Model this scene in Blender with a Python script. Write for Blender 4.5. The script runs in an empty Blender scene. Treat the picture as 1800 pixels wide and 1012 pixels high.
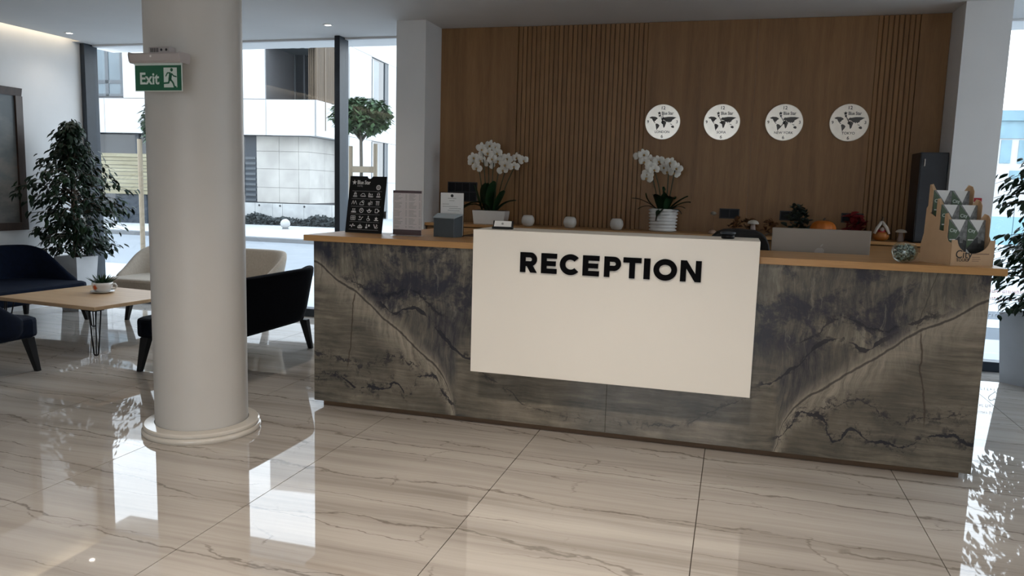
import bpy, bmesh, math, random
from mathutils import Vector, Matrix, Euler
random.seed(7)
S = bpy.context.scene
COL = S.collection
PI = math.pi

# ------------------------------------------------------------------ camera
CAM_H = 1.52
yaw, pitch, roll, fpx = 0.277302, 0.1276986, 0.0283993, 1358.19
fw = Vector((-math.sin(yaw)*math.cos(pitch), math.cos(yaw)*math.cos(pitch), -math.sin(pitch)))
rt = Vector((math.cos(yaw), math.sin(yaw), 0)); up = rt.cross(fw)
r2 = math.cos(roll)*rt + math.sin(roll)*up; u2 = -math.sin(roll)*rt + math.cos(roll)*up
cam = bpy.data.cameras.new('camera'); cam.sensor_width = 36; cam.lens = fpx/1800*36; cam.clip_end = 500
camo = bpy.data.objects.new('camera', cam); COL.objects.link(camo)
m = Matrix.Identity(4)
for i in range(3):
    m[i][0] = r2[i]; m[i][1] = u2[i]; m[i][2] = -fw[i]
m[2][3] = CAM_H
camo.matrix_world = m; S.camera = camo

# ------------------------------------------------------------------ world, exposure
SKY = 4.6
W = bpy.data.worlds.new('overcast_sky'); S.world = W; W.use_nodes = True
nt = W.node_tree; nt.nodes.clear()
tc = nt.nodes.new('ShaderNodeTexCoord'); sep = nt.nodes.new('ShaderNodeSeparateXYZ')
rmp = nt.nodes.new('ShaderNodeValToRGB'); bg = nt.nodes.new('ShaderNodeBackground'); ow = nt.nodes.new('ShaderNodeOutputWorld')
rmp.color_ramp.elements[0].position = 0.0; rmp.color_ramp.elements[0].color = (.93, .97, 1, 1)
rmp.color_ramp.elements[1].position = .8; rmp.color_ramp.elements[1].color = (.74, .86, 1, 1)
nt.links.new(tc.outputs['Generated'], sep.inputs[0]); nt.links.new(sep.outputs['Z'], rmp.inputs[0])
nt.links.new(rmp.outputs[0], bg.inputs[0]); nt.links.new(bg.outputs[0], ow.inputs[0]); bg.inputs[1].default_value = SKY
S.view_settings.view_transform = 'Standard'; S.view_settings.look = 'None'
S.view_settings.exposure = 0.0; S.view_settings.gamma = 1.0; S.view_settings.use_curve_mapping = False
LAMP_W = 82.0          # each ceiling downlight
COVE = 6.5             # LED strip in the ceiling slot

# ------------------------------------------------------------------ materials
def _m(name):
    mt = bpy.data.materials.new(name); mt.use_nodes = True
    n = mt.node_tree.nodes; b = n['Principled BSDF']
    return mt, mt.node_tree, b
def nd(t, kind, **kw):
    n = t.nodes.new('ShaderNode'+kind)
    for k, v in kw.items(): setattr(n, k, v)
    return n
def ramp(t, pts, src=None):
    r = nd(t, 'ValToRGB'); e = r.color_ramp.elements
    while len(e) < len(pts): e.new(.5)
    for q, (p, c) in zip(e, pts):
        q.position = p; q.color = (*c, 1) if not isinstance(c, (int, float)) else (c, c, c, 1)
    if src: t.links.new(src, r.inputs[0])
    return r
def mixc(t, f, a, b, mode='MIX'):
    x = nd(t, 'Mix', data_type='RGBA', blend_type=mode)
    for i, v in ((0, f), (6, a), (7, b)):
        if hasattr(v, 'links'): t.links.new(v, x.inputs[i])
        elif i == 0: x.inputs[0].default_value = v
        else: x.inputs[i].default_value = (*v, 1)
    return x.outputs[2]
def mth(t, op, *a):
    x = nd(t, 'Math', operation=op)
    for i, v in enumerate(a):
        if hasattr(v, 'links'): t.links.new(v, x.inputs[i])
        else: x.inputs[i].default_value = v
    return x.outputs[0]
def noise(t, vec, sc, det=4, rough=.55, dist=0):
    x = nd(t, 'TexNoise'); x.inputs['Scale'].default_value = sc; x.inputs['Detail'].default_value = det
    x.inputs['Roughness'].default_value = rough; x.inputs['Distortion'].default_value = dist
    if vec: t.links.new(vec, x.inputs['Vector'])
    return x.outputs[0]
def mapping(t, src, sc=(1, 1, 1), rot=(0, 0, 0), loc=(0, 0, 0)):
    x = nd(t, 'Mapping'); x.inputs['Scale'].default_value = sc; x.inputs['Rotation'].default_value = rot
    x.inputs['Location'].default_value = loc; t.links.new(src, x.inputs[0]); return x.outputs[0]
def pm(name, col, rough=.5, var=.08, sc=12, metal=0, spec=.5, bump=0, bsc=None, emit=0):
    """plain procedural material: colour with a little noise, optional relief"""
    mt, t, b = _m(name)
    co = nd(t, 'TexCoord').outputs['Object']
    f = noise(t, co, sc, 3)
    lo = tuple(max(0, c*(1-var)) for c in col); hi = tuple(c*(1+var) for c in col)
    r = ramp(t, [(.3, lo), (.7, hi)], f); t.links.new(r.outputs[0], b.inputs['Base Color'])
    b.inputs['Roughness'].default_value = rough; b.inputs['Metallic'].default_value = metal
    b.inputs['Specular IOR Level'].default_value = spec
    if bump:
        bp = nd(t, 'Bump'); bp.inputs['Strength'].default_value = bump; bp.inputs['Distance'].default_value = .004
        t.links.new(noise(t, co, bsc or sc*6, 3), bp.inputs['Height']); t.links.new(bp.outputs[0], b.inputs['Normal'])
    if emit:
        b.inputs['Emission Color'].default_value = (*col, 1); b.inputs['Emission Strength'].default_value = emit
    return mt
def glass(name, tint=(1, 1, 1), base=.04, gloss=.01):
    """thin clear sheet: see-through, mirror share grows towards grazing"""
    mt = bpy.data.materials.new(name); mt.use_nodes = True; t = mt.node_tree; t.nodes.clear()
    lw = nd(t, 'LayerWeight'); lw.inputs[0].default_value = .5
    f = mth(t, 'ADD', mth(t, 'MULTIPLY', mth(t, 'POWER', lw.outputs['Facing'], 5.0), .9), base)
    tr = nd(t, 'BsdfTransparent'); tr.inputs[0].default_value = (*tint, 1)
    gl = nd(t, 'BsdfGlossy'); gl.inputs['Roughness'].default_value = gloss
    mx = nd(t, 'MixShader'); o = nd(t, 'OutputMaterial')
    t.links.new(f, mx.inputs[0]); t.links.new(tr.outputs[0], mx.inputs[1]); t.links.new(gl.outputs[0], mx.inputs[2]); t.links.new(mx.outputs[0], o.inputs[0])
    return mt
def wood(name, dark, light, rough=.45, axis='z', sc=1.0, figure=.5):
    mt, t, b = _m(name)
    co = nd(t, 'NewGeometry').outputs['Position']
    s = {'z': (9, 9, .55), 'x': (.55, 9, 9), 'y': (9, .55, 9)}[axis]; s = tuple(v*sc for v in s)
    mp = mapping(t, co, s)
    n1 = noise(t, mp, 1.3, 5, .6, .4)
    n2 = noise(t, mapping(t, co, tuple(v*9 for v in s)), 1.6, 3)
    big = noise(t, mapping(t, co, tuple(v*.28 for v in s)), 1.0, 2)
    r = ramp(t, [(.32, dark), (.68, light)], mth(t, 'ADD', mth(t, 'MULTIPLY', n1, .72), mth(t, 'MULTIPLY', n2, .28)))
    c = mixc(t, mth(t, 'MULTIPLY', big, .5), r.outputs[0], tuple(d*.8+l*.1 for d, l in zip(dark, light)))
    t.links.new(c, b.inputs['Base Color']); b.inputs['Roughness'].default_value = rough
    bp = nd(t, 'Bump'); bp.inputs['Strength'].default_value = .15; bp.inputs['Distance'].default_value = .002
    t.links.new(n2, bp.inputs['Height']); t.links.new(bp.outputs[0], b.inputs['Normal'])
    return mt
def marble_floor():
    mt, t, b = _m('polished_marble'); co = nd(t, 'NewGeometry').outputs['Position']
    w1 = nd(t, 'TexNoise'); w1.inputs['Scale'].default_value = .9; w1.inputs['Detail'].default_value = 3
    t.links.new(co, w1.inputs['Vector'])
    wob = nd(t, 'VectorMath', operation='SCALE'); t.links.new(w1.outputs[1], wob.inputs[0]); wob.inputs[3].default_value = .10
    add = nd(t, 'VectorMath', operation='ADD'); t.links.new(co, add.inputs[0]); t.links.new(wob.outputs[0], add.inputs[1])
    p = add.outputs[0]
    band = noise(t, mapping(t, p, (.22, 4.6, 1), (0, 0, .03)), 1.2, 6, .62)
    fine = noise(t, mapping(t, p, (.6, 30, 1), (0, 0, .03)), 1.4, 4, .6)
    cloud = noise(t, mapping(t, p, (.5, 1.2, 1)), 1.1, 3)
    v = mth(t, 'ADD', mth(t, 'ADD', mth(t, 'MULTIPLY', band, .55), mth(t, 'MULTIPLY', fine, .2)), mth(t, 'MULTIPLY', cloud, .25))
    r = ramp(t, [(.35, (.30, .268, .236)), (.45, (.425, .387, .35)), (.55, (.515, .475, .432)), (.68, (.585, .55, .508))], v)
    # thin dark veins that wander along the slabs
    sp = nd(t, 'SeparateXYZ'); t.links.new(co, sp.inputs[0])
    def vein(k, slope, amp, width, seed, keep):
        w = noise(t, mapping(t, co, (.42, .9, 1), (0, 0, 0), (seed, seed*1.7, 0)), 1.0, 7, .6)
        q = mth(t, 'ADD', mth(t, 'MULTIPLY', sp.outputs[1], k), mth(t, 'ADD', mth(t, 'MULTIPLY', sp.outputs[0], slope), mth(t, 'MULTIPLY', w, amp)))
        d = mth(t, 'ABSOLUTE', mth(t, 'SUBTRACT', mth(t, 'FRACT', mth(t, 'ADD', q, seed)), .5))
        wd = noise(t, mapping(t, co, (1.5, 3, 1), (0, 0, 0), (seed*2, seed, 0)), 1.2, 3)
        on = ramp(t, [(keep-.05, 0.0), (keep+.05, 1.0)], wd).outputs[0]
        return mth(t, 'MULTIPLY', ramp(t, [(0, 1.0), (width*.45, .75), (width, 0.0)], d).outputs[0], on)
    v1 = vein(1.9, .10, 1.5, .018, 3.13, .40)
    v2 = vein(3.1, .05, 2.2, .016, 7.41, .47)
    v3 = mth(t, 'MULTIPLY', vein(.5, 1.15, 1.6, .010, 5.57, .55), .8)
    vv = mth(t, 'MINIMUM', mth(t, 'ADD', mth(t, 'ADD', v1, v2), v3), 1.0)
    c = mixc(t, mth(t, 'MULTIPLY', vv, .66), r.outputs[0], (.12, .098, .08))
    oi = nd(t, 'ObjectInfo').outputs['Random']
    c = mixc(t, mth(t, 'MULTIPLY', oi, .10), c, (.2, .17, .14))
    t.links.new(c, b.inputs['Base Color']); b.inputs['Roughness'].default_value = .022
    b.inputs['IOR'].default_value = 1.62; b.inputs['Specular IOR Level'].default_value = .5
    return mt
def desk_stone():
    """book-matched quartzite: the pattern mirrors about the seam at x = -0.69"""
    mt, t, b = _m('bookmatched_quartzite'); g = nd(t, 'NewGeometry').outputs['Position']
    sx = nd(t, 'SeparateXYZ'); t.links.new(g, sx.inputs[0])
    mm = mth(t, 'ABSOLUTE', mth(t, 'ADD', sx.outputs[0], .69)); z = sx.outputs[2]
    cb = nd(t, 'CombineXYZ'); t.links.new(mm, cb.inputs[0]); t.links.new(z, cb.inputs[2]); t.links.new(mth(t, 'MULTIPLY', sx.outputs[0], .05), cb.inputs[1])
    p = cb.outputs[0]
    def warp(sc, amt, det=5):
        wn = nd(t, 'TexNoise'); wn.inputs['Scale'].default_value = sc; wn.inputs['Detail'].default_value = det; t.links.new(p, wn.inputs['Vector'])
        c0 = nd(t, 'VectorMath', operation='SUBTRACT'); t.links.new(wn.outputs[1], c0.inputs[0]); c0.inputs[1].default_value = (.5, .5, .5)
        q = nd(t, 'VectorMath', operation='SCALE'); t.links.new(c0.outputs[0], q.inputs[0]); q.inputs[3].default_value = amt
        ad = nd(t, 'VectorMath', operation='ADD'); t.links.new(p, ad.inputs[0]); t.links.new(q.outputs[0], ad.inputs[1]); return ad.outputs[0]
    pw = warp(2.0, .34); pf = warp(7.0, .12)
    def curve(src_m, pts):
        fc = nd(t, 'FloatCurve'); cu = fc.mapping.curves[0]; cu.points[0].location = (0, pts[0][1]/2); cu.points[1].location = (1, pts[-1][1]/2)
        for x, y in pts: cu.points.new(x/2.02, y/2)
        fc.mapping.update(); t.links.new(mth(t, 'DIVIDE', src_m, 2.02), fc.inputs['Value'])
        return mth(t, 'MULTIPLY', fc.outputs[0], 2.0)
    def window_(x0, x1, e=.05): return mth(t, 'MULTIPLY', sm(mm, x0-e, x0+e), sm(mm, x1+e, x1-e))
    def sm(v, a, c):
        q = nd(t, 'MapRange', interpolation_type='SMOOTHSTEP'); t.links.new(v, q.inputs[0]); q.inputs[1].default_value = a; q.inputs[2].default_value = c
        if a > c: q.inputs[1].default_value = c; q.inputs[2].default_value = a; q.inputs[3].default_value = 1; q.inputs[4].default_value = 0
        return q.outputs[0]
    def mul(*v):
        r_ = v[0]
        for q in v[1:]: r_ = mth(t, 'MULTIPLY', r_, q)
        return r_
    def jit(sc, amt, det=4): return mth(t, 'MULTIPLY', mth(t, 'SUBTRACT', noise(t, p, sc, det, .65), .5), amt)
    PV = [(.955, -.05), (1.0, .068), (1.038, .223), (1.094, .33), (1.21, .425), (1.37, .558), (1.55, .69), (1.70, .815), (1.84, .887), (2.01, 1.0)]
    wm = mth(t, 'ADD', mm, jit(3.0, .05))
    dv = mth(t, 'ADD', mth(t, 'SUBTRACT', z, curve(wm, PV)), jit(9, .03))      # above the pale vein > 0
    on = sm(mm, .96, 1.0)
    above = mth(t, 'ADD', mth(t, 'MULTIPLY', on, sm(dv, -.02, .06)), mth(t, 'MULTIPLY', mth(t, 'SUBTRACT', 1.0, on), sm(mth(t, 'ADD', z, jit(2.2, .5)), .40, .66)))
    # ground colours: brushed diagonal strokes above the vein, level drifts below it
    dg = noise(t, mapping(t, warp(2.6, .12, 6), (22, 1, 2.6), (0, -.62, 0)), 1.5, 8, .74)
    pq = warp(3.0, .06, 6); lv = noise(t, mapping(t, pq, (1.6, 1, 24)), 1.4, 8, .72)
    cloud = noise(t, pw, 2.4, 5, .6); big = noise(t, p, 1.3, 3)
    up_c = ramp(t, [(.39, (.036, .037, .046)), (.47, (.085, .081, .076)), (.55, (.150, .136, .110)), (.64, (.27, .245, .20))], mth(t, 'ADD', mth(t, 'MULTIPLY', dg, .5), mth(t, 'MULTIPLY', cloud, .5))).outputs[0]
    lo_c = ramp(t, [(.37, (.055, .054, .049)), (.46, (.112, .102, .084)), (.55, (.180, .158, .126)), (.65, (.28, .245, .20))], mth(t, 'ADD', mth(t, 'MULTIPLY', lv, .5), mth(t, 'MULTIPLY', cloud, .5))).outputs[0]
    c = mixc(t, above, lo_c, up_c)
    c = mixc(t, mul(sm(big, .5, .68), .45), c, (.055, .052, .044))
    # smoky blue-black patches in the upper half
    sp = noise(t, pw, 4.2, 8, .72)
    A = mul(above, sm(mth(t, 'ADD', z, jit(2.0, .3)), .52, .74))
    c = mixc(t, mul(sm(sp, .45, .58), A, .88), c, (.027, .029, .045))
    c = mixc(t, mul(sm(noise(t, mapping(t, pf, (20, 1, 3), (0, -.55, 0)), 1.5, 5, .7), .56, .66), A, .45), c, (.24, .225, .19))
    # pale vein: feathered light flank below and above, dark thread
    feather = ramp(t, [(.32, .12), (.66, 1.0)], noise(t, mapping(t, pw, (24, 1, 3.0), (0, .45, 0)), 1.3, 6, .72)).outputs[0]
    c = mixc(t, mul(sm(dv, -.24, -.01), sm(dv, .035, -.005), on, feather, .9), c, (.37, .33, .27))
    c = mixc(t, mul(sm(dv, .11, .0), sm(dv, -.02, .01), on, feather, .6), c, (.34, .30, .245))
    c = mixc(t, mul(sm(mth(t, 'ABSOLUTE', dv), .012, .003), on, .85), c, (.035, .032, .032))
    c = mixc(t, mul(sm(mth(t, 'ABSOLUTE', mth(t, 'ADD', dv, .030)), .006, .001), sm(mm, 1.25, .99), on, .6), c, (.05, .045, .04))
    # dark lacy veins
    def lace(pts, x0, x1, wob, width, halo, seed):
        q = curve(mth(t, 'ADD', mm, jit(4+seed, .09)), pts)
        d = mth(t, 'ABSOLUTE', mth(t, 'ADD', mth(t, 'SUBTRACT', z, q), mth(t, 'ADD', jit(6+seed, wob, 8), jit(21+seed, wob*.45, 5))))
        wd = mth(t, 'MULTIPLY', sm(noise(t, p, 8+seed, 3), .35, .65), width)
        core = mth(t, 'LESS_THAN', d, wd)
        blot = mul(sm(d, halo, 0.0), sm(noise(t, pf, 15+seed, 6, .75), .50, .60))
        return mul(mth(t, 'MINIMUM', mth(t, 'ADD', core, blot), 1.0), window_(x0, x1))
    LA = lace([(.90, .43), (1.007, .496), (1.08, .561), (1.234, .715), (1.338, .723), (1.436, .695), (1.52, .75)], .86, 1.54, .07, .016, .055, 0)
    LB = lace([(.985, .12), (1.06, .2), (1.12, .29), (1.25, .27), (1.31, .15), (1.406, .225), (1.486, .17), (1.602, .175), (1.69, .155), (1.78, .215), (1.88, .245), (2.0, .21)], .98, 2.05, .10, .014, .085, 1)
    LC = lace([(1.05, .69), (1.12, .72), (1.2, .79), (1.28, .85), (1.4, .83), (1.5, .80), (1.62, .84), (1.78, .9)], 1.06, 1.80, .09, .010, .06, 2)
    LD = lace([(.0, .13), (.15, .115), (.35, .125), (.5, .16), (.62, .24), (.74, .31), (.85, .36)], .05, .86, .06, .006, .04, 3)
    LE = lace([(1.2, .34), (1.3, .36), (1.4, .40), (1.5, .37), (1.63, .30), (1.75, .33), (2.0, .36)], 1.22, 2.05, .13, .006, .08, 5)
    for q, k in ((LA, .9), (LB, .92), (LC, .8), (LD, .6), (LE, .8)): c = mixc(t, mth(t, 'MULTIPLY', q, k), c, (.016, .017, .026))
    # steep hairlines
    hm = mth(t, 'ABSOLUTE', mth(t, 'SUBTRACT', mth(t, 'ADD', mm, mth(t, 'ADD', mth(t, 'MULTIPLY', z, .10), jit(3.3, .07))), 1.785))
    c = mixc(t, mul(sm(hm, .007, .002), sm(z, .25, .34), sm(z, .83, .78), .8), c, (.05, .036, .028))
    hm2 = mth(t, 'ABSOLUTE', mth(t, 'SUBTRACT', mth(t, 'ADD', mm, mth(t, 'ADD', mth(t, 'MULTIPLY', z, -.22), jit(4.1, .05))), 1.50))
    c = mixc(t, mul(sm(hm2, .004, .001), sm(z, .80, .86), .7), c, (.05, .045, .04))
    t.links.new(c, b.inputs['Base Color']); b.inputs['Roughness'].default_value = .15
    b.inputs['Specular IOR Level'].default_value = .4
    return mt
def leaf_mat(name, c1, c2, rough=.35):
    mt, t, b = _m(name); oi = nd(t, 'ObjectInfo').outputs['Random']
    n = noise(t, nd(t, 'NewGeometry').outputs['Position'], 9, 3)
    r = ramp(t, [(.3, c1), (.75, c2)], mth(t, 'ADD', mth(t, 'MULTIPLY', n, .7), mth(t, 'MULTIPLY', oi, .3)))
    t.links.new(r.outputs[0], b.inputs['Base Color']); b.inputs['Roughness'].default_value = rough; b.inputs['Specular IOR Level'].default_value = .3
    return mt
def emitter(name, col, s):
    mt = bpy.data.materials.new(name); mt.use_nodes = True; t = mt.node_tree; t.nodes.clear()
    e = nd(t, 'Emission'); o = nd(t, 'OutputMaterial'); e.inputs[0].default_value = (*col, 1); e.inputs[1].default_value = s
    t.links.new(e.outputs[0], o.inputs[0]); return mt

M = {}
M['marble'] = marble_floor()
M['basering'] = pm('polished_beige_ring', (.60, .56, .50), .12, .06, 4)
M['grout'] = pm('dark_grout', (.10, .085, .07), .8)
M['wall'] = pm('white_wall_paint', (.72, .725, .73), .7, .02, 3)
M['ceil'] = pm('white_ceiling_paint', (.66, .665, .67), .8, .02, 2)
M['colpaint'] = pm('warm_white_column_paint', (.53, .51, .48), .45, .025, 3)
M['oak'] = wood('oak_veneer', (.185, .090, .031), (.345, .182, .070), .5)
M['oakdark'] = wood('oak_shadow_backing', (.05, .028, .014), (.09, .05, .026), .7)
M['counter'] = wood('oak_worktop', (.36, .185, .065), (.58, .33, .13), .35, 'x')
M['plinth'] = wood('brown_plinth_wood', (.10, .055, .026), (.17, .095, .048), .6, 'x')
M['tabletop'] = wood('pale_oak_tabletop', (.44, .28, .15), (.64, .45, .27), .4, 'x')
M['stone'] = desk_stone()
M['cream'] = pm('cream_lacquer', (.83, .79, .72), .35, .012, 2)
M['black'] = pm('black_satin', (.006, .006, .007), .5, .2, spec=.2)
M['blackmatte'] = pm('black_matte', (.01, .01, .011), .75, .2)
M['letter'] = pm('black_acrylic_letters', (.003, .003, .004), .6, .2, spec=.05)
M['frame'] = pm('anthracite_frame', (.019, .027, .038), .4, .1, spec=.4)
M['navy'] = pm('navy_velvet', (.0022, .006, .018), .9, .25, 30, bump=.2, spec=.15)
M['darkfab'] = pm('near_black_fabric', (.0025, .0035, .007), .95, .2, 40, bump=.2, spec=.1)
M['beige'] = pm('beige_fabric', (.42, .365, .30), .9, .06, 40, bump=.2)
M['leg'] = pm('black_stained_wood', (.006, .006, .007), .5, .2, spec=.3)
M['white'] = pm('white_ceramic', (.75, .75, .74), .25, .02)
M['pearl'] = pm('pearl_glass', (.62, .60, .56), .12, .05)
M['offwhite'] = pm('white_plastic', (.78, .77, .75), .45, .02)
M['greyplas'] = pm('grey_beige_plastic', (.42, .38, .37), .4, .03)
M['planter'] = pm('grey_planter', (.36, .385, .42), .55, .05, 6)
M['planterlight'] = pm('pale_planter', (.55, .57, .60), .55, .05, 6)
M['soil'] = pm('potting_soil', (.03, .022, .016), .95, .4, 60, bump=.6)
M['bark'] = pm('grey_brown_bark', (.10, .072, .052), .9, .3, 40, bump=.5)
M['treebark'] = pm('pale_tree_bark', (.10, .09, .075), .9, .25, 30)
M['ficus'] = leaf_mat('ficus_leaf', (.004, .014, .007), (.016, .045, .015), .5)
M['orchleaf'] = leaf_mat('orchid_leaf', (.006, .022, .010), (.02, .055, .02))
M['petal'] = pm('orchid_petal', (.74, .72, .66), .6, .08, 40)
M['lip'] = pm('orchid_lip', (.45, .28, .10), .6, .2, 40)
M['stem'] = pm('orchid_stem', (.035, .045, .02), .6, .2, 30)
M['alu'] = pm('silver_aluminium', (.33, .29, .255), .45, .03, 4, metal=.35)
M['chrome'] = pm('chrome', (.75, .75, .76), .15, .02, metal=1)
M['steel'] = pm('brushed_clock_face', (.92, .86, .77), .32, .04, 30, metal=.6)
M['map'] = pm('grey_map_print', (.11, .105, .10), .6, .1)
M['ink'] = pm('black_ink', (.01, .01, .01), .6, .1)
M['whiteink'] = pm('white_print', (.75, .75, .74), .6, .02)
M['greyink'] = pm('grey_print', (.30, .30, .30), .6, .05)
M['paper'] = pm('white_paper', (.80, .80, .79), .7, .02)
M['pinkpaper'] = pm('pale_menu_paper', (.74, .68, .68), .6, .04, 9)
M['maroon'] = pm('dark_maroon_print', (.05, .02, .028), .5, .1)
M['slate'] = pm('slate_grey_box', (.055, .07, .082), .35, .08)
M['slatelight'] = pm('pale_slate_lid', (.34, .39, .42), .3, .05)
M['kraft'] = pm('kraft_cardboard', (.50, .335, .20), .8, .05, 10)
M['green'] = pm('exit_green', (.012, .115, .06), .35, .05)
M['exitwhite'] = pm('exit_white', (.62, .70, .66), .4, .03)
M['brogreen'] = pm('brochure_green', (.06, .10, .055), .4, .25, 30)
M['brogrey'] = pm('brochure_photo', (.16, .165, .165), .4, .5, 45)
M['brodark'] = pm('brochure_dark_photo', (.025, .028, .03), .4, .6, 45)
M['browhite'] = pm('brochure_white', (.66, .67, .66), .4, .03)
M['red'] = pm('red_plastic', (.34, .015, .025), .4, .1)
M['redleaf'] = leaf_mat('red_leaf', (.10, .006, .012), (.26, .02, .025), .6)
M['brownleaf'] = leaf_mat('brown_leaf', (.05, .022, .010), (.20, .085, .03), .7)
M['sage'] = leaf_mat('sage_leaf', (.02, .032, .026), (.07, .09, .075), .7)
M['pumpkin'] = pm('orange_pumpkin', (.52, .14, .012), .5, .15, 9)
M['gourd'] = pm('gourd_orange', (.36, .12, .018), .5, .2, 12)
M['mushwhite'] = pm('mushroom_cap', (.55, .50, .44), .6, .08)
M['mushstem'] = pm('mushroom_stem', (.34, .27, .25), .7, .1)
M['maple'] = pm('maple_leaf_print', (.56, .11, .03), .5, .15)
M['cabinet'] = pm('blue_black_cabinet', (.010, .013, .02), .35, .1)
M['cabside'] = pm('charcoal_cabinet_front', (.022, .027, .036), .4, .1)
M['socket'] = pm('black_socket_plate', (.006, .007, .010), .5, .1, spec=.2)
M['sockrim'] = pm('grey_socket_rim', (.035, .036, .040), .5, .1, spec=.3)
M['picframe'] = wood('dark_walnut_frame', (.03, .016, .010), (.07, .038, .024), .4)
M['glass'] = glass('window_glass', (.97, .99, 1), .045)
M['clear'] = glass('clear_acrylic', (.97, .97, .97), .05, .03)
M['bowlglass'] = glass('bowl_glass', (.93, .96, .95), .07, .01)
M['pebble'] = pm('glass_pebble', (.32, .40, .37), .08, .3, 60)
M['pebble2'] = pm('dark_glass_pebble', (.03, .06, .045), .08, .3, 60)
M['lampglow'] = emitter('downlight_glow', (1, .93, .82), 22)
M['cove'] = emitter('cove_led', (1, .83, .60), COVE)
M['pave'] = pm('pale_pavement', (.36, .37, .375), .85, .07, 1.5)
M['road'] = pm('light_asphalt', (.17, .185, .20), .9, .08, 2)
M['kerb'] = pm('grey_kerb', (.13, .135, .14), .9, .08, 3)
M['render'] = pm('white_facade_panel', (.42, .425, .43), .6, .015, .6)
M['joint'] = pm('facade_joint_backing', (.10, .10, .105), .8, .05)
M['traver'] = pm('travertine', (.37, .355, .33), .8, .16, 1.2)
M['concrete'] = pm('board_marked_concrete', (.35, .355, .35), .9, .2, 2.2)
M['darkglass'] = pm('dark_window_glass', (.018, .022, .027), .06, .3, .8)
M['paleglass'] = pm('sky_tinted_glass', (.09, .12, .14), .06, .25, .6)
M['greyalu'] = pm('grey_window_frame', (.06, .07, .08), .5, .05)
M['slat'] = wood('facade_timber', (.06, .04, .024), (.12, .085, .052), .7)
M['board'] = wood('yellowed_board', (.17, .145, .085), (.33, .31, .22), .8, 'x', .5)
M['weed'] = leaf_mat('dark_scrub', (.014, .018, .019), (.06, .07, .07), .9)
M['treeleaf'] = leaf_mat('tree_leaf', (.018, .045, .018), (.085, .14, .06), .6)
M['timber'] = wood('stake_timber', (.16, .125, .085), (.25, .205, .145), .8)
M['ball'] = pm('white_concrete_ball', (.34, .34, .335), .8, .06, 8)
M['carwhite'] = pm('white_car_paint', (.40, .41, .42), .3, .02)
M['paleblue'] = pm('pale_blue_hoarding', (.20, .34, .40), .6, .04, 1)
M['bluegls'] = pm('pale_blue_glazing', (.14, .24, .29), .3, .2, .7)
M['darkbar'] = pm('dark_blue_grey_barrier', (.022, .034, .05), .6, .1)

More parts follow.
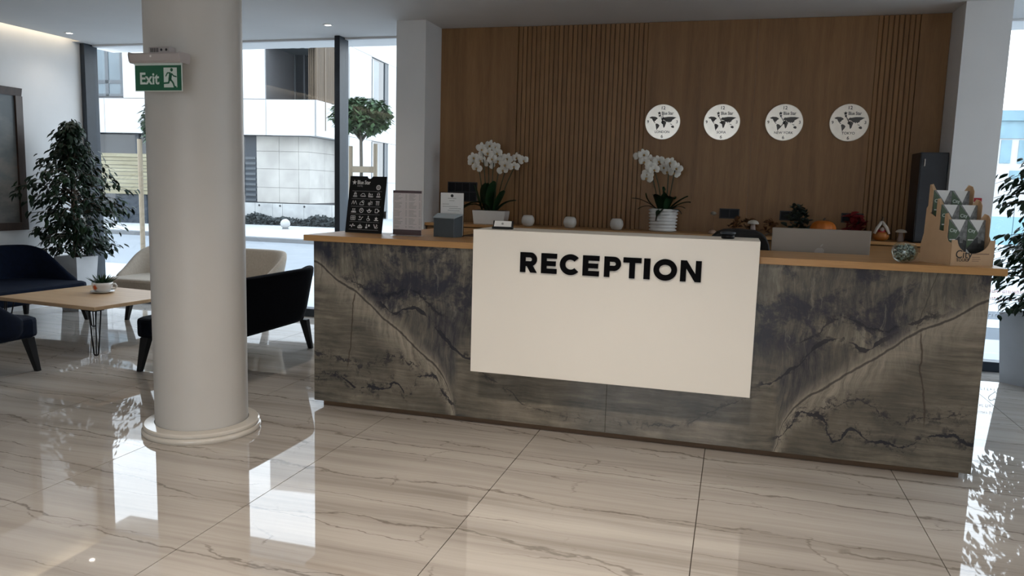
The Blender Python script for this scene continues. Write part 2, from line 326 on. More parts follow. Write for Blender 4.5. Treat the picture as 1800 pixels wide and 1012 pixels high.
# ------------------------------------------------------------------ mesh helpers
class MB:
    def __init__(s): s.v = []; s.f = []; s.mi = []; s.cur = 0
    def add(s, vs, fs):
        o = len(s.v); s.v += [tuple(q) for q in vs]
        for f in fs: s.f.append([i+o for i in f]); s.mi.append(s.cur)
        return s
    def box(s, x0, x1, y0, y1, z0, z1):
        return s.add([(x0,y0,z0),(x1,y0,z0),(x1,y1,z0),(x0,y1,z0),(x0,y0,z1),(x1,y0,z1),(x1,y1,z1),(x0,y1,z1)],
                     [(0,3,2,1),(4,5,6,7),(0,1,5,4),(1,2,6,5),(2,3,7,6),(3,0,4,7)])
    def frustum(s, a, b):   # a, b: (x0,x1,y0,y1,z)
        return s.add([(a[0],a[2],a[4]),(a[1],a[2],a[4]),(a[1],a[3],a[4]),(a[0],a[3],a[4]),(b[0],b[2],b[4]),(b[1],b[2],b[4]),(b[1],b[3],b[4]),(b[0],b[3],b[4])],
                     [(0,3,2,1),(4,5,6,7),(0,1,5,4),(1,2,6,5),(2,3,7,6),(3,0,4,7)])
    def prism(s, poly, fn, t0, t1):
        """2-D polygon (a,b) extruded; fn(a,b,t) -> xyz"""
        n = len(poly); vs = [fn(a,b,t0) for a,b in poly]+[fn(a,b,t1) for a,b in poly]
        return s.add(vs, [tuple(range(n))[::-1], tuple(range(n,2*n))]+[(i,(i+1)%n,n+(i+1)%n,n+i) for i in range(n)])
    def lathe(s, prof, seg=24, c=(0,0,0), capb=True, capt=True):
        n = len(prof); vs = []
        for r, z in prof:
            for k in range(seg):
                a = 2*PI*k/seg; vs.append((c[0]+r*math.cos(a), c[1]+r*math.sin(a), c[2]+z))
        fs = [(i*seg+k, i*seg+(k+1)%seg, (i+1)*seg+(k+1)%seg, (i+1)*seg+k) for i in range(n-1) for k in range(seg)]
        if capb: fs.append(tuple(range(seg))[::-1])
        if capt: fs.append(tuple(range((n-1)*seg, n*seg)))
        return s.add(vs, fs)
    def tube(s, pts, r, seg=8, cap=True):
        pts = [Vector(p) for p in pts]; n = len(pts); rs = r if isinstance(r,(list,tuple)) else [r]*n; vs = []
        ref = None
        for i, p in enumerate(pts):
            d = (pts[min(i+1,n-1)]-pts[max(i-1,0)]).normalized()
            if ref is None: ref = d.orthogonal().normalized()
            ref = (ref-d*ref.dot(d))
            ref = ref.normalized() if ref.length > 1e-6 else d.orthogonal().normalized()
            b = d.cross(ref)
            for k in range(seg):
                a = 2*PI*k/seg; vs.append(p+(ref*math.cos(a)+b*math.sin(a))*rs[i])
        fs = [(i*seg+k, i*seg+(k+1)%seg, (i+1)*seg+(k+1)%seg, (i+1)*seg+k) for i in range(n-1) for k in range(seg)]
        if cap: fs += [tuple(range(seg))[::-1], tuple(range((n-1)*seg, n*seg))]
        return s.add(vs, fs)
    def ball(s, c, r, seg=14, rings=8, sc=(1,1,1)):
        prof = [(max(1e-4, math.sin(PI*i/rings)), -math.cos(PI*i/rings)) for i in range(rings+1)]
        o = len(s.v); s.lathe(prof, seg)
        for i in range(o, len(s.v)):
            x,y,z = s.v[i]; s.v[i] = (c[0]+x*r*sc[0], c[1]+y*r*sc[1], c[2]+z*r*sc[2])
        return s
    def mesh(s, name, mats, smooth=False):
        me = bpy.data.meshes.new(name); me.from_pydata(s.v, [], s.f)
        for q in (mats if isinstance(mats,(list,tuple)) else [mats]): me.materials.append(q)
        if any(s.mi): me.polygons.foreach_set('material_index', s.mi)
        if smooth: me.polygons.foreach_set('use_smooth', [True]*len(me.polygons))
        me.update(); return me
    def build(s, name, mats, parent=None, loc=None, rot=None, smooth=False, bevel=0, sub=0):
        return place(name, s.mesh(name, mats, smooth), parent, loc, rot, bevel, sub)
def place(name, me, parent=None, loc=None, rot=None, bevel=0, sub=0):
    o = bpy.data.objects.new(name, me); COL.objects.link(o)
    if parent: o.parent = parent
    if loc is not None: o.location = loc
    if rot is not None: o.rotation_euler = rot
    if bevel:
        b = o.modifiers.new('bevel', 'BEVEL'); b.width = bevel; b.segments = 2; b.limit_method = 'ANGLE'; b.angle_limit = .6
    if sub:
        b = o.modifiers.new('subdivision', 'SUBSURF'); b.levels = sub; b.render_levels = sub
    return o
def bx(name, mat, parent, x0, x1, y0, y1, z0, z1, bevel=0):
    return MB().box(x0,x1,y0,y1,z0,z1).build(name, mat, parent, bevel=bevel)
def tag(o, label, cat, group=None):
    o['label'] = label; o['category'] = cat
    if group: o['group'] = group
    return o
def thing(name, label, cat, loc=(0,0,0), rz=0, group=None):
    o = bpy.data.objects.new(name, None); COL.objects.link(o); o.location = loc; o.rotation_euler = (0,0,rz); o.empty_display_size = .1
    return tag(o, label, cat, group)
def struct(o): o['kind'] = 'structure'; return o
def sempty(name, loc=(0,0,0), rz=0):
    o = bpy.data.objects.new(name, None); COL.objects.link(o); o.location = loc; o.rotation_euler = (0,0,rz); return struct(o)
def copy_tree(o, parent=None):
    c = o.copy(); COL.objects.link(c)
    if parent: c.parent = parent
    for ch in list(o.children): copy_tree(ch, c)
    return c
_tc = {}
def text_mesh(txt, size, bold=0.0, depth=.0004, mat=None, align='CENTER', sx=1.0):
    key = (txt, size, bold, depth, mat.name, align, sx)
    if key in _tc: return _tc[key]
    c = bpy.data.curves.new('lettering', 'FONT'); c.body = txt; c.size = size; c.extrude = depth; c.offset = bold*size
    c.align_x = align; c.align_y = 'CENTER'; c.resolution_u = 3
    o = bpy.data.objects.new('lettering', c); COL.objects.link(o)
    bpy.context.view_layer.update()
    me = bpy.data.meshes.new_from_object(o.evaluated_get(bpy.context.evaluated_depsgraph_get()))
    bpy.data.objects.remove(o); me.materials.clear(); me.materials.append(mat)
    if sx != 1: me.transform(Matrix.Scale(sx, 4, (1,0,0)))
    _tc[key] = me; return me
FRONT = (PI/2, 0, 0)     # a mesh lying in xy stands up facing -y

# ================================================================== SETTING
XL, XR, YB, YF, ZC = -7.67, 5.2, 7.85, -4.2, 3.10
# floor: slabs of polished marble, each its own piece
fl = struct(MB().box(XL-.1, XR+.1, YF-.1, 7.95, -.15, -.012).build('floor', M['grout']))
TW = 1.025; X0 = -1.112-7*TW; YS = [-4.2, -1.25, 1.70, 4.72, 7.93]
for i in range(14):
    xa = max(X0+i*TW, XL); xb = min(X0+(i+1)*TW, XR)
    if xb-xa < .03: continue
    for j in range(4):
        MB().box(xa+.0022, xb-.0022, YS[j]+.0022, YS[j+1]-.0022, -.012, 0).build('tile', M['marble'], fl)
# ceiling with the light slot along the left wall
ce = struct(MB().box(XL+.13, XR+.1, YF-.1, 7.97, ZC, ZC+.3).box(XL-.12, XL+.13, YF-.1, 7.97, ZC+.22, ZC+.3).box(XL, XL+.13, 7.62, 7.97, ZC, ZC+.22).build('ceiling', M['ceil']))
struct(bx('wall_left', M['wall'], None, XL-.12, XL, YF-.1, 7.97, -.15, ZC+.22))
MB().box(XL+.108, XL+.128, YF+.1, 7.58, ZC+.05, ZC+.09).build('cove_light', M['cove'])
tag(bpy.data.objects['cove_light'], 'warm light strip glowing in the ceiling slot along the left wall', 'light')
# back wall behind the desk, lined with oak
wb = struct(bx('wall_back', M['wall'], None, -3.262, 1.997, 7.575, 7.85, -.15, ZC))
def veneer(xa, xb):
    bx('veneer_panel', M['oak'], wb, xa+.0004, xb-.0004, 7.53, 7.575, 0, ZC-.003)
for xa, xb in ((-2.955, -2.15), (-.885, .1), (.1, 1.09), (1.425, 1.66)): veneer(xa, xb)
def slats(xa, xb, n):
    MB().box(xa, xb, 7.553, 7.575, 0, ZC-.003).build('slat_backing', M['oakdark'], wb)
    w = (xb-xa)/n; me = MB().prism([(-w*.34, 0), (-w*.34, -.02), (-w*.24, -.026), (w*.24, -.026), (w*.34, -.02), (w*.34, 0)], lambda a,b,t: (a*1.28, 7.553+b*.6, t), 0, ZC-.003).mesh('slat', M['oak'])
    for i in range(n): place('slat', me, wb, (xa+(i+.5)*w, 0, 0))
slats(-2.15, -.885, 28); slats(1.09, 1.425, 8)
struct(bx('pillar', M['wall'], None, -3.262, -2.957, 7.12, 7.85, -.15, ZC))
struct(bx('pillar', M['wall'], None, 1.663, 1.997, 7.12, 7.85, -.15, ZC))
# header strip over the glazing
struct(bx('trim_1', M['wall'], None, XL-.1, XR+.1, 7.97, 8.36, ZC+.0, ZC+.3))
def window(name, bays, fix, ztop, zbot=0.09, face='y', depth=(7.72, 7.92)):
    """glazed bays between posts; bays = post centres"""
    w = sempty(name); a, b = bays[0], bays[-1]; d0, d1 = depth; g = fix
    def B(n, mt, p0, p1, q0, q1, z0, z1, bev=0):
        return bx(n, mt, w, p0, p1, q0, q1, z0, z1, bev) if face == 'y' else bx(n, mt, w, q0, q1, p0, p1, z0, z1, bev)
    B('window_sill', M['frame'], a, b, d0+.06, d1, 0, zbot)
    B('window_head', M['wall'] if face == 'y' and fix > 0 else M['frame'], a, b, d0+.12, d1, ztop-.02, ztop)
    for q in bays: B('mullion', M['frame'], q-.032, q+.032, d0, d1, 0, ztop, .004)
    for q0, q1 in zip(bays, bays[1:]): B('pane', M['glass'], q0+.032, q1-.032, g-.005, g+.005, zbot, ztop-.02)
    return w
window('window_1', [XL+.04, -4.235, -3.30], 7.86, ZC)
window('window_2', [2.03, 3.6, XR-.03], 7.86, ZC)
# glazed right side and the glazed entrance front behind the camera
window('window_3', [4.2, 6.0, 7.8], XR+.05, ZC, .09, 'x', (XR-.05, XR+.12))
struct(bx('wall_right', M['wall'], None, XR, XR+.12, YF-.1, 4.17, -.15, ZC))
window('window_4', [-2.6, -1.1, .4], YF-.05, ZC, .09, 'y', (YF-.12, YF+.05))
struct(MB().box(XL, -2.63, YF-.12, YF, -.15, ZC).box(.43, XR, YF-.12, YF, -.15, ZC).build('wall_front', M['wall']))

# round column with a stepped base ring
colm = sempty('round_column', (-3.085, 3.935, 0))
MB().lathe([(.268, 0), (.268, ZC)], 64).build('column_shaft', M['colpaint'], colm, smooth=True)
MB().lathe([(.272, .0), (.338, 0), (.344, .008), (.344, .022), (.338, .03), (.330, .032), (.330, .036), (.336, .040), (.336, .052), (.328, .060), (.272, .064)], 64, capb=False, capt=False).build('base_ring', M['basering'], colm, smooth=True)
for q in colm.children:
    e = q.modifiers.new('split', 'EDGE_SPLIT'); e.split_angle = .7
    q['kind'] = 'structure'

# ceiling downlights
dl_meshes = (MB().lathe([(.030, -.002), (.034, -.006), (.048, -.006), (.052, -.003), (.052, .0)], 24, capb=False, capt=False).mesh('trim_ring', M['offwhite'], True),
             MB().lathe([(.0305, -.003), (.020, -.001)], 20).mesh('lens', M['lampglow']))
def downlight(x, y, label, power=1.0, spot=True):
    d = thing('ceiling_downlight', label, 'light', (x, y, ZC), group='ceiling downlights')
    place('trim_ring', dl_meshes[0], d); place('lens', dl_meshes[1], d)
    L = bpy.data.lights.new('downlight_beam', 'SPOT'); L.energy = LAMP_W*power; L.color = (1, .88, .75); L.spot_size = 2.3; L.spot_blend = .8; L.shadow_soft_size = .05
    lo = bpy.data.objects.new('downlight_beam', L); COL.objects.link(lo); lo.parent = d; lo.location = (0, 0, -.03)
downlight(-7.25, 7.17, 'small round ceiling downlight near the left wall corner', .08)
downlight(-4.05, 7.20, 'small round ceiling downlight right in front of the window mullion', .2)
downlight(-4.0, 6.1, 'small ceiling downlight above the near-black loveseat, next after the one at the mullion', .3)
downlight(-4.0, 5.1, 'small ceiling downlight above the near-black loveseat, farther from the window', .3)
for x, cn in ((.56, 'second from the right'), (2.6, 'rightmost'), (-1.5, 'third from the right'), (-3.6, 'leftmost')):
    for y, rn in ((-1.4, 'near'), (-3.15, 'far')): downlight(x, y, 'ceiling downlight behind the viewer, %s in the %s row' % (cn, rn), .25 if x < -3 else 1.0)
downlight(-1.35, 1.9, 'added downlight out of view, brightening the left half of the sign block', 2.2)  # this lamp and the next are added, unseen, to brighten the sign block
downlight(-.05, 1.9, 'added downlight out of view, brightening the right half of the sign block', 2.2)

# ================================================================== RECEPTION DESK
desk = thing('reception_desk', 'long reception desk faced in grey veined stone with oak worktop and white sign block', 'desk', (0, 0, 0))
bx('stone_slab', M['stone'], desk, -2.702, -.6905, 4.608, 4.632, .043, 1.138, .0015)
bx('stone_slab', M['stone'], desk, -.6895, 1.325, 4.608, 4.632, .043, 1.138, .0015)
bx('end_panel', M['stone'], desk, -2.702, -2.68, 4.632, 7.13, .043, 1.10)
bx('end_panel', M['stone'], desk, 1.303, 1.325, 4.632, 7.13, .043, 1.10)
MB().box(-2.66, 1.28, 4.66, 4.70, 0, .043).box(-2.66, -2.64, 4.70, 7.1, 0, .043).box(1.26, 1.28, 4.70, 7.1, 0, .043).build('plinth', M['plinth'], desk)
bx('countertop', M['counter'], desk, -2.762, 1.388, 4.578, 5.16, 1.138, 1.177, .002)
bx('return_top', M['counter'], desk, -2.72, -2.30, 5.16, 7.13, 1.10, 1.13, .002)
bx('return_top', M['counter'], desk, .90, 1.345, 5.16, 7.13, 1.10, 1.13, .002)
bx('work_surface', M['counter'], desk, -2.28, .88, 4.64, 5.85, .735, .76, .002)
bx('inner_panel', M['oakdark'], desk, -2.28, .88, 5.0, 5.02, .0, .735)
bx('inner_panel', M['oakdark'], desk, .86, .88, 5.02, 7.1, .0, 1.10)
bx('inner_panel', M['oakdark'], desk, -2.30, -2.28, 5.02, 7.1, .0, 1.10)
blk = bx('sign_block', M['cream'], desk, -1.504, .1415, 4.40, 4.765, .402, 1.273, .0025)
def arcpoly(cx, cy, ro, ri, a0, a1, n=18, ex=1.0):
    A = [a0+(a1-a0)*i/n for i in range(n+1)]
    return [(cx+ro*ex*math.cos(a), cy+ro*math.sin(a)) for a in A]+[(cx+(ro*ex-(ro-ri))*math.cos(a), cy+ri*math.sin(a)) for a in A[::-1]]
def letter_polys(ch, w, h=.118, t=.026):
    R_ = lambda a,b,c,d: [(a,c),(b,c),(b,d),(a,d)]
    if ch == 'I': return [R_(0, w, 0, h)]
    if ch == 'E': return [R_(0,t,0,h), R_(t,w,h-t*.92,h), R_(t,w*.93,h/2-t*.44,h/2+t*.44), R_(t,w,0,t*.92)]
    if ch == 'T': return [R_(0,w,h-t*.92,h), R_(w/2-t/2,w/2+t/2,0,h-t*.92)]
    if ch == 'N': return [R_(0,t,0,h), R_(w-t,w,0,h), [(t*.1,h),(t*1.05,h),(w-t*.1,0),(w-t*1.05,0)]]
    if ch in 'PR':
        r = h*.345; cy = h-r
        ps = [R_(0,t,0,h), R_(t,w-r,h-t*.92,h), R_(t,w-r,h-2*r,h-2*r+t*.92), arcpoly(w-r, cy, r, r-t*.92, -PI/2, PI/2)]
        if ch == 'R': ps.append([(w*.40,h-2*r+.002),(w*.40+t*1.12,h-2*r+.004),(w,0),(w-t*1.18,0)])
        return ps
    if ch == 'O': 
        return [arcpoly(w/2, h/2, h/2*1.03, h/2*1.03-t, a, a+PI, 22, w/h/1.03) for a in (0, PI)]
    if ch == 'C': return [arcpoly(w*.56, h/2, h/2*1.03, h/2*1.03-t, .72, 2*PI-.72, 30, 1.03)]
for ch, xa, xb in (('R',-1.204,-1.103),('E',-1.076,-.983),('C',-.961,-.855),('E',-.829,-.733),('P',-.704,-.608),('T',-.595,-.493),('I',-.478,-.443),('O',-.424,-.293),('N',-.275,-.161)):
    mb = MB()
    for k, ps in enumerate(letter_polys(ch, xb-xa, t=.0318)):
        area = sum(p[0]*q[1]-q[0]*p[1] for p, q in zip(ps, ps[1:]+ps[:1]))
        if area < 0: ps = ps[::-1]
        mb.prism(ps, lambda a,b,t: (xa+a, t, 1.033+b), 4.388-k*.00015, 4.4005)
    mb.build('letter', M['letter'], blk)

# back counter along the oak wall
bc = thing('back_counter', 'low oak back counter running along the wall behind the desk', 'counter', (0, 0, 0))
bx('worktop', M['counter'], bc, -2.952, 1.655, 7.14, 7.527, 1.137, 1.165, .002)
bx('carcass', M['oakdark'], bc, -2.952, 1.655, 7.19, 7.527, .0, 1.137)
for i in range(7):
    xa = -2.94+i*.655
    d_ = bx('door', M['oak'], bc, xa+.003, xa+.652, 7.172, 7.189, .06, 1.125, .001)
    MB().box(xa+.24, xa+.42, 7.155, 7.163, 1.05, 1.062).box(xa+.245, xa+.255, 7.163, 7.172, 1.05, 1.062).box(xa+.405, xa+.415, 7.163, 7.172, 1.05, 1.062).build('handle', M['frame'], d_)

# tall dark cabinet in the right corner
cb = thing('tall_cabinet', 'tall blue-black cabinet in the corner beside the right pillar', 'cabinet', (1.545, 7.33, 0))
CX = thing
bx('body', M['cabinet'], cb, -.10, .112, -.16, .17, 1.17, 1.915, .004)
bx('door', M['cabside'], cb, -.092, .105, -.172, -.161, 1.18, 1.905, .002)
MB().tube([(-.07, -.19, 1.80), (-.07, -.19, 1.86)], .005).tube([(-.07, -.172, 1.805), (-.07, -.19, 1.805)], .004).tube([(-.07, -.172, 1.855), (-.07, -.19, 1.855)], .004).build('handle', M['alu'], cb)
bx('plinth_box', M['cabinet'], cb, -.08, .108, -.14, .15, 1.165, 1.17)

# ------------------------------------------------------------------ world clocks
def star(r, cx=0, cy=0, k=.42):
    return [(cx+(r if i % 2 == 0 else r*k)*math.sin(PI*i/5), cy+(r if i % 2 == 0 else r*k)*math.cos(PI*i/5)) for i in range(10)]
LAND = [[(-.122,.028),(-.10,.038),(-.07,.036),(-.052,.028),(-.045,.018),(-.06,.008),(-.066,-.004),(-.076,-.008),(-.07,-.016),(-.062,-.024),(-.07,-.024),(-.082,-.010),(-.092,.004),(-.098,.018),(-.112,.020)],
        [(-.058,-.026),(-.042,-.03),(-.026,-.044),(-.034,-.062),(-.046,-.078),(-.050,-.092),(-.056,-.072),(-.060,-.05),(-.064,-.036)],
        [(-.040,.052),(-.022,.054),(-.022,.042),(-.034,.032)],
        [(-.008,.020),(.004,.032),(.016,.030),(.05,.036),(.085,.036),(.125,.030),(.112,.022),(.10,.014),(.086,.006),(.084,-.006),(.074,-.010),(.066,-.018),(.058,-.008),(.052,-.020),(.044,-.008),(.036,-.012),(.026,-.004),(.018,.004),(.006,.008),(-.006,.008)],
        [(-.006,-.004),(.010,.002),(.026,-.006),(.034,-.018),(.028,-.034),(.022,-.056),(.012,-.068),(.006,-.050),(.002,-.030),(-.010,-.024),(-.014,-.014)],
        [(.078,-.052),(.090,-.044),(.102,-.046),(.108,-.060),(.100,-.068),(.084,-.064)],
        [(.068,-.026),(.078,-.030),(.090,-.034),(.082,-.038),(.070,-.032)]]
def tri_fill(mb, poly, y):
    n = len(poly); mb.add([(a, y, b) for a, b in poly], [tuple(range(n))])
def clock(x, city, hour_deg, min_deg, label):
    c = thing('wall_clock', label, 'clock', (x, 7.529, 2.183), group='world clocks on the oak wall')
    MB().lathe([(.150, 0), (.163, .002), (.163, .013), (.1605, .016)], 56).build('clock_face', M['steel'], c, rot=FRONT)
    mb = MB()
    for k, L_ in enumerate(LAND): mb.prism([(a*1.02, b+.012) for a, b in L_][::-1], lambda a,b,t: (a, t, b), -.0172, -.0155)
    mb.build('world_map', M['map'], c)
    f = -.0168
    for txt, xx, zz, sz, bo in (('12', 0, .128, .042, .012), ('3', .133, .0, .038, .012), ('6', 0, -.135, .042, .012), ('9', -.136, .0, .038, .012)):
        place('numeral', text_mesh(txt, sz, bo, .0006, M['ink']), c, (xx, f, zz), FRONT)
    place('lettering', text_mesh('Blue Star', .040, .024, .0006, M['map'], 'LEFT', .74), c, (-.012, f, .079), FRONT)
    MB().prism(star(.018, -.034, .081), lambda a,b,t: (a, t, b), -.0176, -.0155).build('star_emblem', M['ink'], c)
    place('city_name', text_mesh(city, .031, .012, .0006, M['ink']), c, (0, f, -.093), FRONT)
    def hand(name, deg, L_, w):
        a = math.radians(deg); d = (math.sin(a), math.cos(a)); q = (d[1], -d[0])
        P = [(-d[0]*.02+q[0]*w, -d[1]*.02+q[1]*w), (d[0]*L_+q[0]*w*.5, d[1]*L_+q[1]*w*.5), (d[0]*L_-q[0]*w*.5, d[1]*L_-q[1]*w*.5), (-d[0]*.02-q[0]*w, -d[1]*.02-q[1]*w)]
        MB().prism(P, lambda a,b,t: (a, t, b), -.023 if name == 'hour_hand' else -.026, -.021 if name == 'hour_hand' else -.024).build(name, M['ink'], c)
    hand('hour_hand', hour_deg, .068, .0042); hand('minute_hand', min_deg, .092, .0032)
    MB().lathe([(.006, .015), (.006, .027)], 12).build('hub', M['ink'], c, rot=FRONT)
clock(-.711, 'LONDON', 0, -18, 'first round wall clock from the left, marked LONDON')
clock(-.172, 'SOFIA', 72, -29, 'second round wall clock from the left, marked SOFIA')
clock(.373, 'NEW YORK', 215, -31, 'third round wall clock from the left, marked NEW YORK')
clock(.917, 'TOKYO', -28, -28, 'round wall clock on the far right, marked TOKYO')

# ------------------------------------------------------------------ sockets
def socket(x0, x1, z0, z1, n, label, rows=1):
    s = thing('socket_plate', label, 'socket', ((x0+x1)/2, 7.53, (z0+z1)/2), group='black sockets on the oak wall')
    w, h = x1-x0, z1-z0
    bx('surround', M['sockrim'], s, -w/2, w/2, -.008, 0, -h/2, h/2, .002)
    for i in range(n):
        for j in range(rows):
            cw, chh = (w-.012)/n, (h-.012)/rows; xa = -w/2+.006+i*cw; za = -h/2+.006+j*chh
            q = bx('socket', M['socket'], s, xa+.004, xa+cw-.004, -.011, -.0075, za+.004, za+chh-.004, .001)
socket(-.143, .037, 1.300, 1.393, 2, 'black double socket on oak wall, the one above the glass bud ornament')
socket(.392, .568, 1.302, 1.390, 2, 'black double socket on oak wall, partly hidden by grey-green leaves')
socket(.917, 1.101, 1.302, 1.388, 2, 'black double socket on oak wall above the red leaves')
socket(-2.86, -2.54, 1.375, 1.574, 4, 'large black two-row socket panel behind the left orchid', 2)

# ------------------------------------------------------------------ orchids
def flower_mesh(seed):
    rr = random.Random(seed); mb = MB()
    def petal(ang, L_, w, tilt):
        ca, sa = math.cos(ang), math.sin(ang); vs = []
        for u, ww, zz in ((.04, .12, 0), (.3, .85, .10), (.62, 1.0, .12), (.9, .6, .02), (1.0, .15, -.05)):
            for s_ in (-1, 0, 1):
                lx = u*L_; ly = s_*ww*w/2; lz = (zz+(.06 if s_ == 0 else 0))*L_+tilt*u*L_
                vs.append((lx*ca-ly*sa, lx*sa+ly*ca, lz))
        mb.add(vs, [(i*3+j, i*3+j+1, i*3+j+4, i*3+j+3) for i in range(4) for j in range(2)])
    for a in (PI/2, PI/2+2*PI/3, PI/2-2*PI/3): petal(a, .040, .028, -.05)
    for a in (.12, PI-.12): petal(a, .044, .046, .10)
    mb.cur = 1; mb.ball((0, -.006, .010), .008, 8, 5, (1, 1.1, .9)); mb.cur = 0
    return mb.mesh('flower', [M['petal'], M['lip']], True)
FL = [flower_mesh(i) for i in range(2)]
def strap_leaf(pts, w):
    """folded strap leaf along a 3-D path"""
    pts = [Vector(p) for p in pts]; n = len(pts); vs = []
    for i, p in enumerate(pts):
        d = (pts[min(i+1, n-1)]-pts[max(i-1, 0)]).normalized(); sd = d.cross(Vector((0, 0, 1)))
        sd = sd.normalized() if sd.length > .05 else Vector((1, 0, 0)); u = i/(n-1); ww = w*(.55+1.6*u*(1-u)*1.1)*(1 if u < .86 else .5)
        nz = sd.cross(d)
        for s_ in (-1, 0, 1): vs.append(p+sd*ww/2*s_+nz*(.12*w*abs(s_)))
    for q in list(vs): vs.append(q-Vector((0, 0, .0025)))
    m_ = 3*n; fs = [(i*3+j, i*3+j+1, i*3+j+4, i*3+j+3) for i in range(n-1) for j in range(2)]
    fs += [tuple(k+m_ for k in f[::-1]) for f in fs]
    return MB().add(vs, fs)
def bez(p0, p1, p2, n=7):
    p0, p1, p2 = map(Vector, (p0, p1, p2))
    return [(p0*(1-t)**2+p1*2*t*(1-t)+p2*t*t) for t in [i/(n-1) for i in range(n)]]
def orchid(root, ztop, stems, flowers, leaves):
    for p0, p1, p2 in stems: MB().tube(bez(p0, p1, p2, 8), .005, 6).build('stem', M['stem'], root)
    rr = random.Random(3)
    for (x, y, z) in flowers:
        o = place('flower', FL[rr.randrange(2)], root, (x, y, z), (PI/2+rr.uniform(-.35, .25), rr.uniform(-.4, .4), rr.uniform(-.45, .45)))
        s_ = rr.uniform(1.2, 1.45); o.scale = (s_, s_, s_)
    for pts, w in leaves: strap_leaf(pts, w*1.25).build('leaf', M['orchleaf'], root, smooth=True)
o1 = thing('potted_orchid', 'large white orchid in a plain white rectangular pot at the left of the back counter', 'plant', (-2.325, 7.33, 1.165))
MB().frustum((-.155, .155, -.075, .075, 0), (-.17, .17, -.085, .085, .135)).build('pot', M['white'], o1, bevel=.006)
bx('soil', M['soil'], o1, -.155, .155, -.072, .072, .1355, .139)
P1 = [(-2.506,1.813),(-2.470,1.715),(-2.429,1.912),(-2.411,1.855),(-2.440,1.79),(-2.343,1.935),(-2.333,1.857),(-2.274,1.918),(-2.347,1.751),(-2.249,1.785),(-2.168,1.81),(-2.160,1.75),(-2.199,1.697),(-2.077,1.731),(-2.058,1.82),(-1.994,1.795),(-2.394,1.890),(-2.300,1.80),(-2.25,1.86),(-2.52,1.76)]
rr = random.Random(5)
orchid(o1, .14,
       [((-.06+.02*i, -.02+.015*(i % 3), .13), (dx*.75, -.04, .55), (dx, -.03, dz)) for i, (dx, dz) in enumerate(((-.15, .60), (-.09, .72), (-.03, .66), (.03, .72), (.10, .60), (.18, .58), (.28, .62)))],
       [(x+2.325, -.055+rr.uniform(-.05, .05), z-1.165) for x, z in P1],
       [(bez((0, -.02, .13), (-.10, -.06, .30), (-.30, -.10, .13)), .075), (bez((-.05, 0, .13), (-.15, -.05, .24), (-.26, -.08, .15)), .07),
        (bez((0, -.03, .13), (.02, -.06, .36), (.06, -.07, .42)), .10), (bez((-.04, -.03, .13), (-.05, -.05, .32), (-.02, -.09, .40)), .095),
        (bez((.05, -.03, .13), (.12, -.06, .30), (.16, -.07, .33)), .085), (bez((.06, -.02, .13), (.16, -.05, .24), (.27, -.06, .24)), .06), (bez((-.09, -.03, .13), (-.13, -.06, .28), (-.16, -.08, .38)), .07)])
o2 = thing('potted_orchid', 'white orchid in a round ribbed white pot between the clocks and the desk', 'plant', (-.643, 7.33, 1.165))
prof = []
for i in range(7):
    z0 = i*.030
    prof += [(.112+.0015*i, z0+.002), (.122+.0015*i, z0+.010), (.122+.0015*i, z0+.020), (.112+.0015*i, z0+.028)]
mb = MB().lathe(prof+[(.105, .212), (.105, .17)], 48)
for i, (x, y, z) in enumerate(mb.v):     # knitted-looking bumps round each rib
    a = math.atan2(y, x); r_ = math.hypot(x, y)
    if r_ > .119: k = 1+.045*math.cos(22*a+PI*int(z/.030)); mb.v[i] = (x*k, y*k, z)
mb.build('pot', M['white'], o2, smooth=True)
MB().lathe([(.10, .185), (.10, .192)], 20).build('soil', M['soil'], o2)
P2 = [(-.849,1.869),(-.83,1.80),(-.785,1.818),(-.742,1.728),(-.708,1.810),(-.794,1.689),(-.80,1.655),(-.659,1.757),(-.596,1.795),(-.537,1.748),(-.565,1.709),(-.62,1.72),(-.77,1.755),(-.89,1.852)]
orchid(o2, .19,
       [((-.05, 0, .19), (-.07, -.03, .42), (-.18, -.04, .66)), ((-.02, 0, .19), (-.04, -.02, .42), (-.10, -.03, .56)), ((.02, 0, .19), (.03, -.02, .45), (.03, -.03, .60)), ((.04, 0, .19), (.06, -.02, .42), (.09, -.03, .58))],
       [(x+.643, -.055+rr.uniform(-.04, .04), z-1.165) for x, z in P2],
       [(bez((0, -.03, .19), (.0, -.06, .34), (-.02, -.05, .41)), .10), (bez((-.03, -.04, .19), (-.06, -.08, .34), (-.09, -.10, .33)), .09), (bez((.03, -.04, .19), (.07, -.08, .36), (.10, -.09, .30)), .09),
        (bez((0, -.06, .20), (-.02, -.16, .24), (-.05, -.15, .10)), .055), (bez((.04, -.02, .19), (.14, -.05, .30), (.22, -.06, .33)), .045), (bez((.05, -.02, .19), (.17, -.04, .29), (.245, -.05, .275)), .05),
        (bez((.05, -.03, .19), (.14, -.06, .26), (.20, -.07, .22)), .03), (bez((-.05, -.02, .19), (-.16, -.05, .30), (-.29, -.05, .30)), .028), (bez((-.05, -.03, .19), (-.14, -.06, .27), (-.23, -.06, .20)), .03), (bez((-.04, 0, .19), (-.17, -.03, .27), (-.17, -.04, .35)), .035), (bez((.05, -.05, .19), (.13, -.09, .24), (.17, -.09, .17)), .03)])

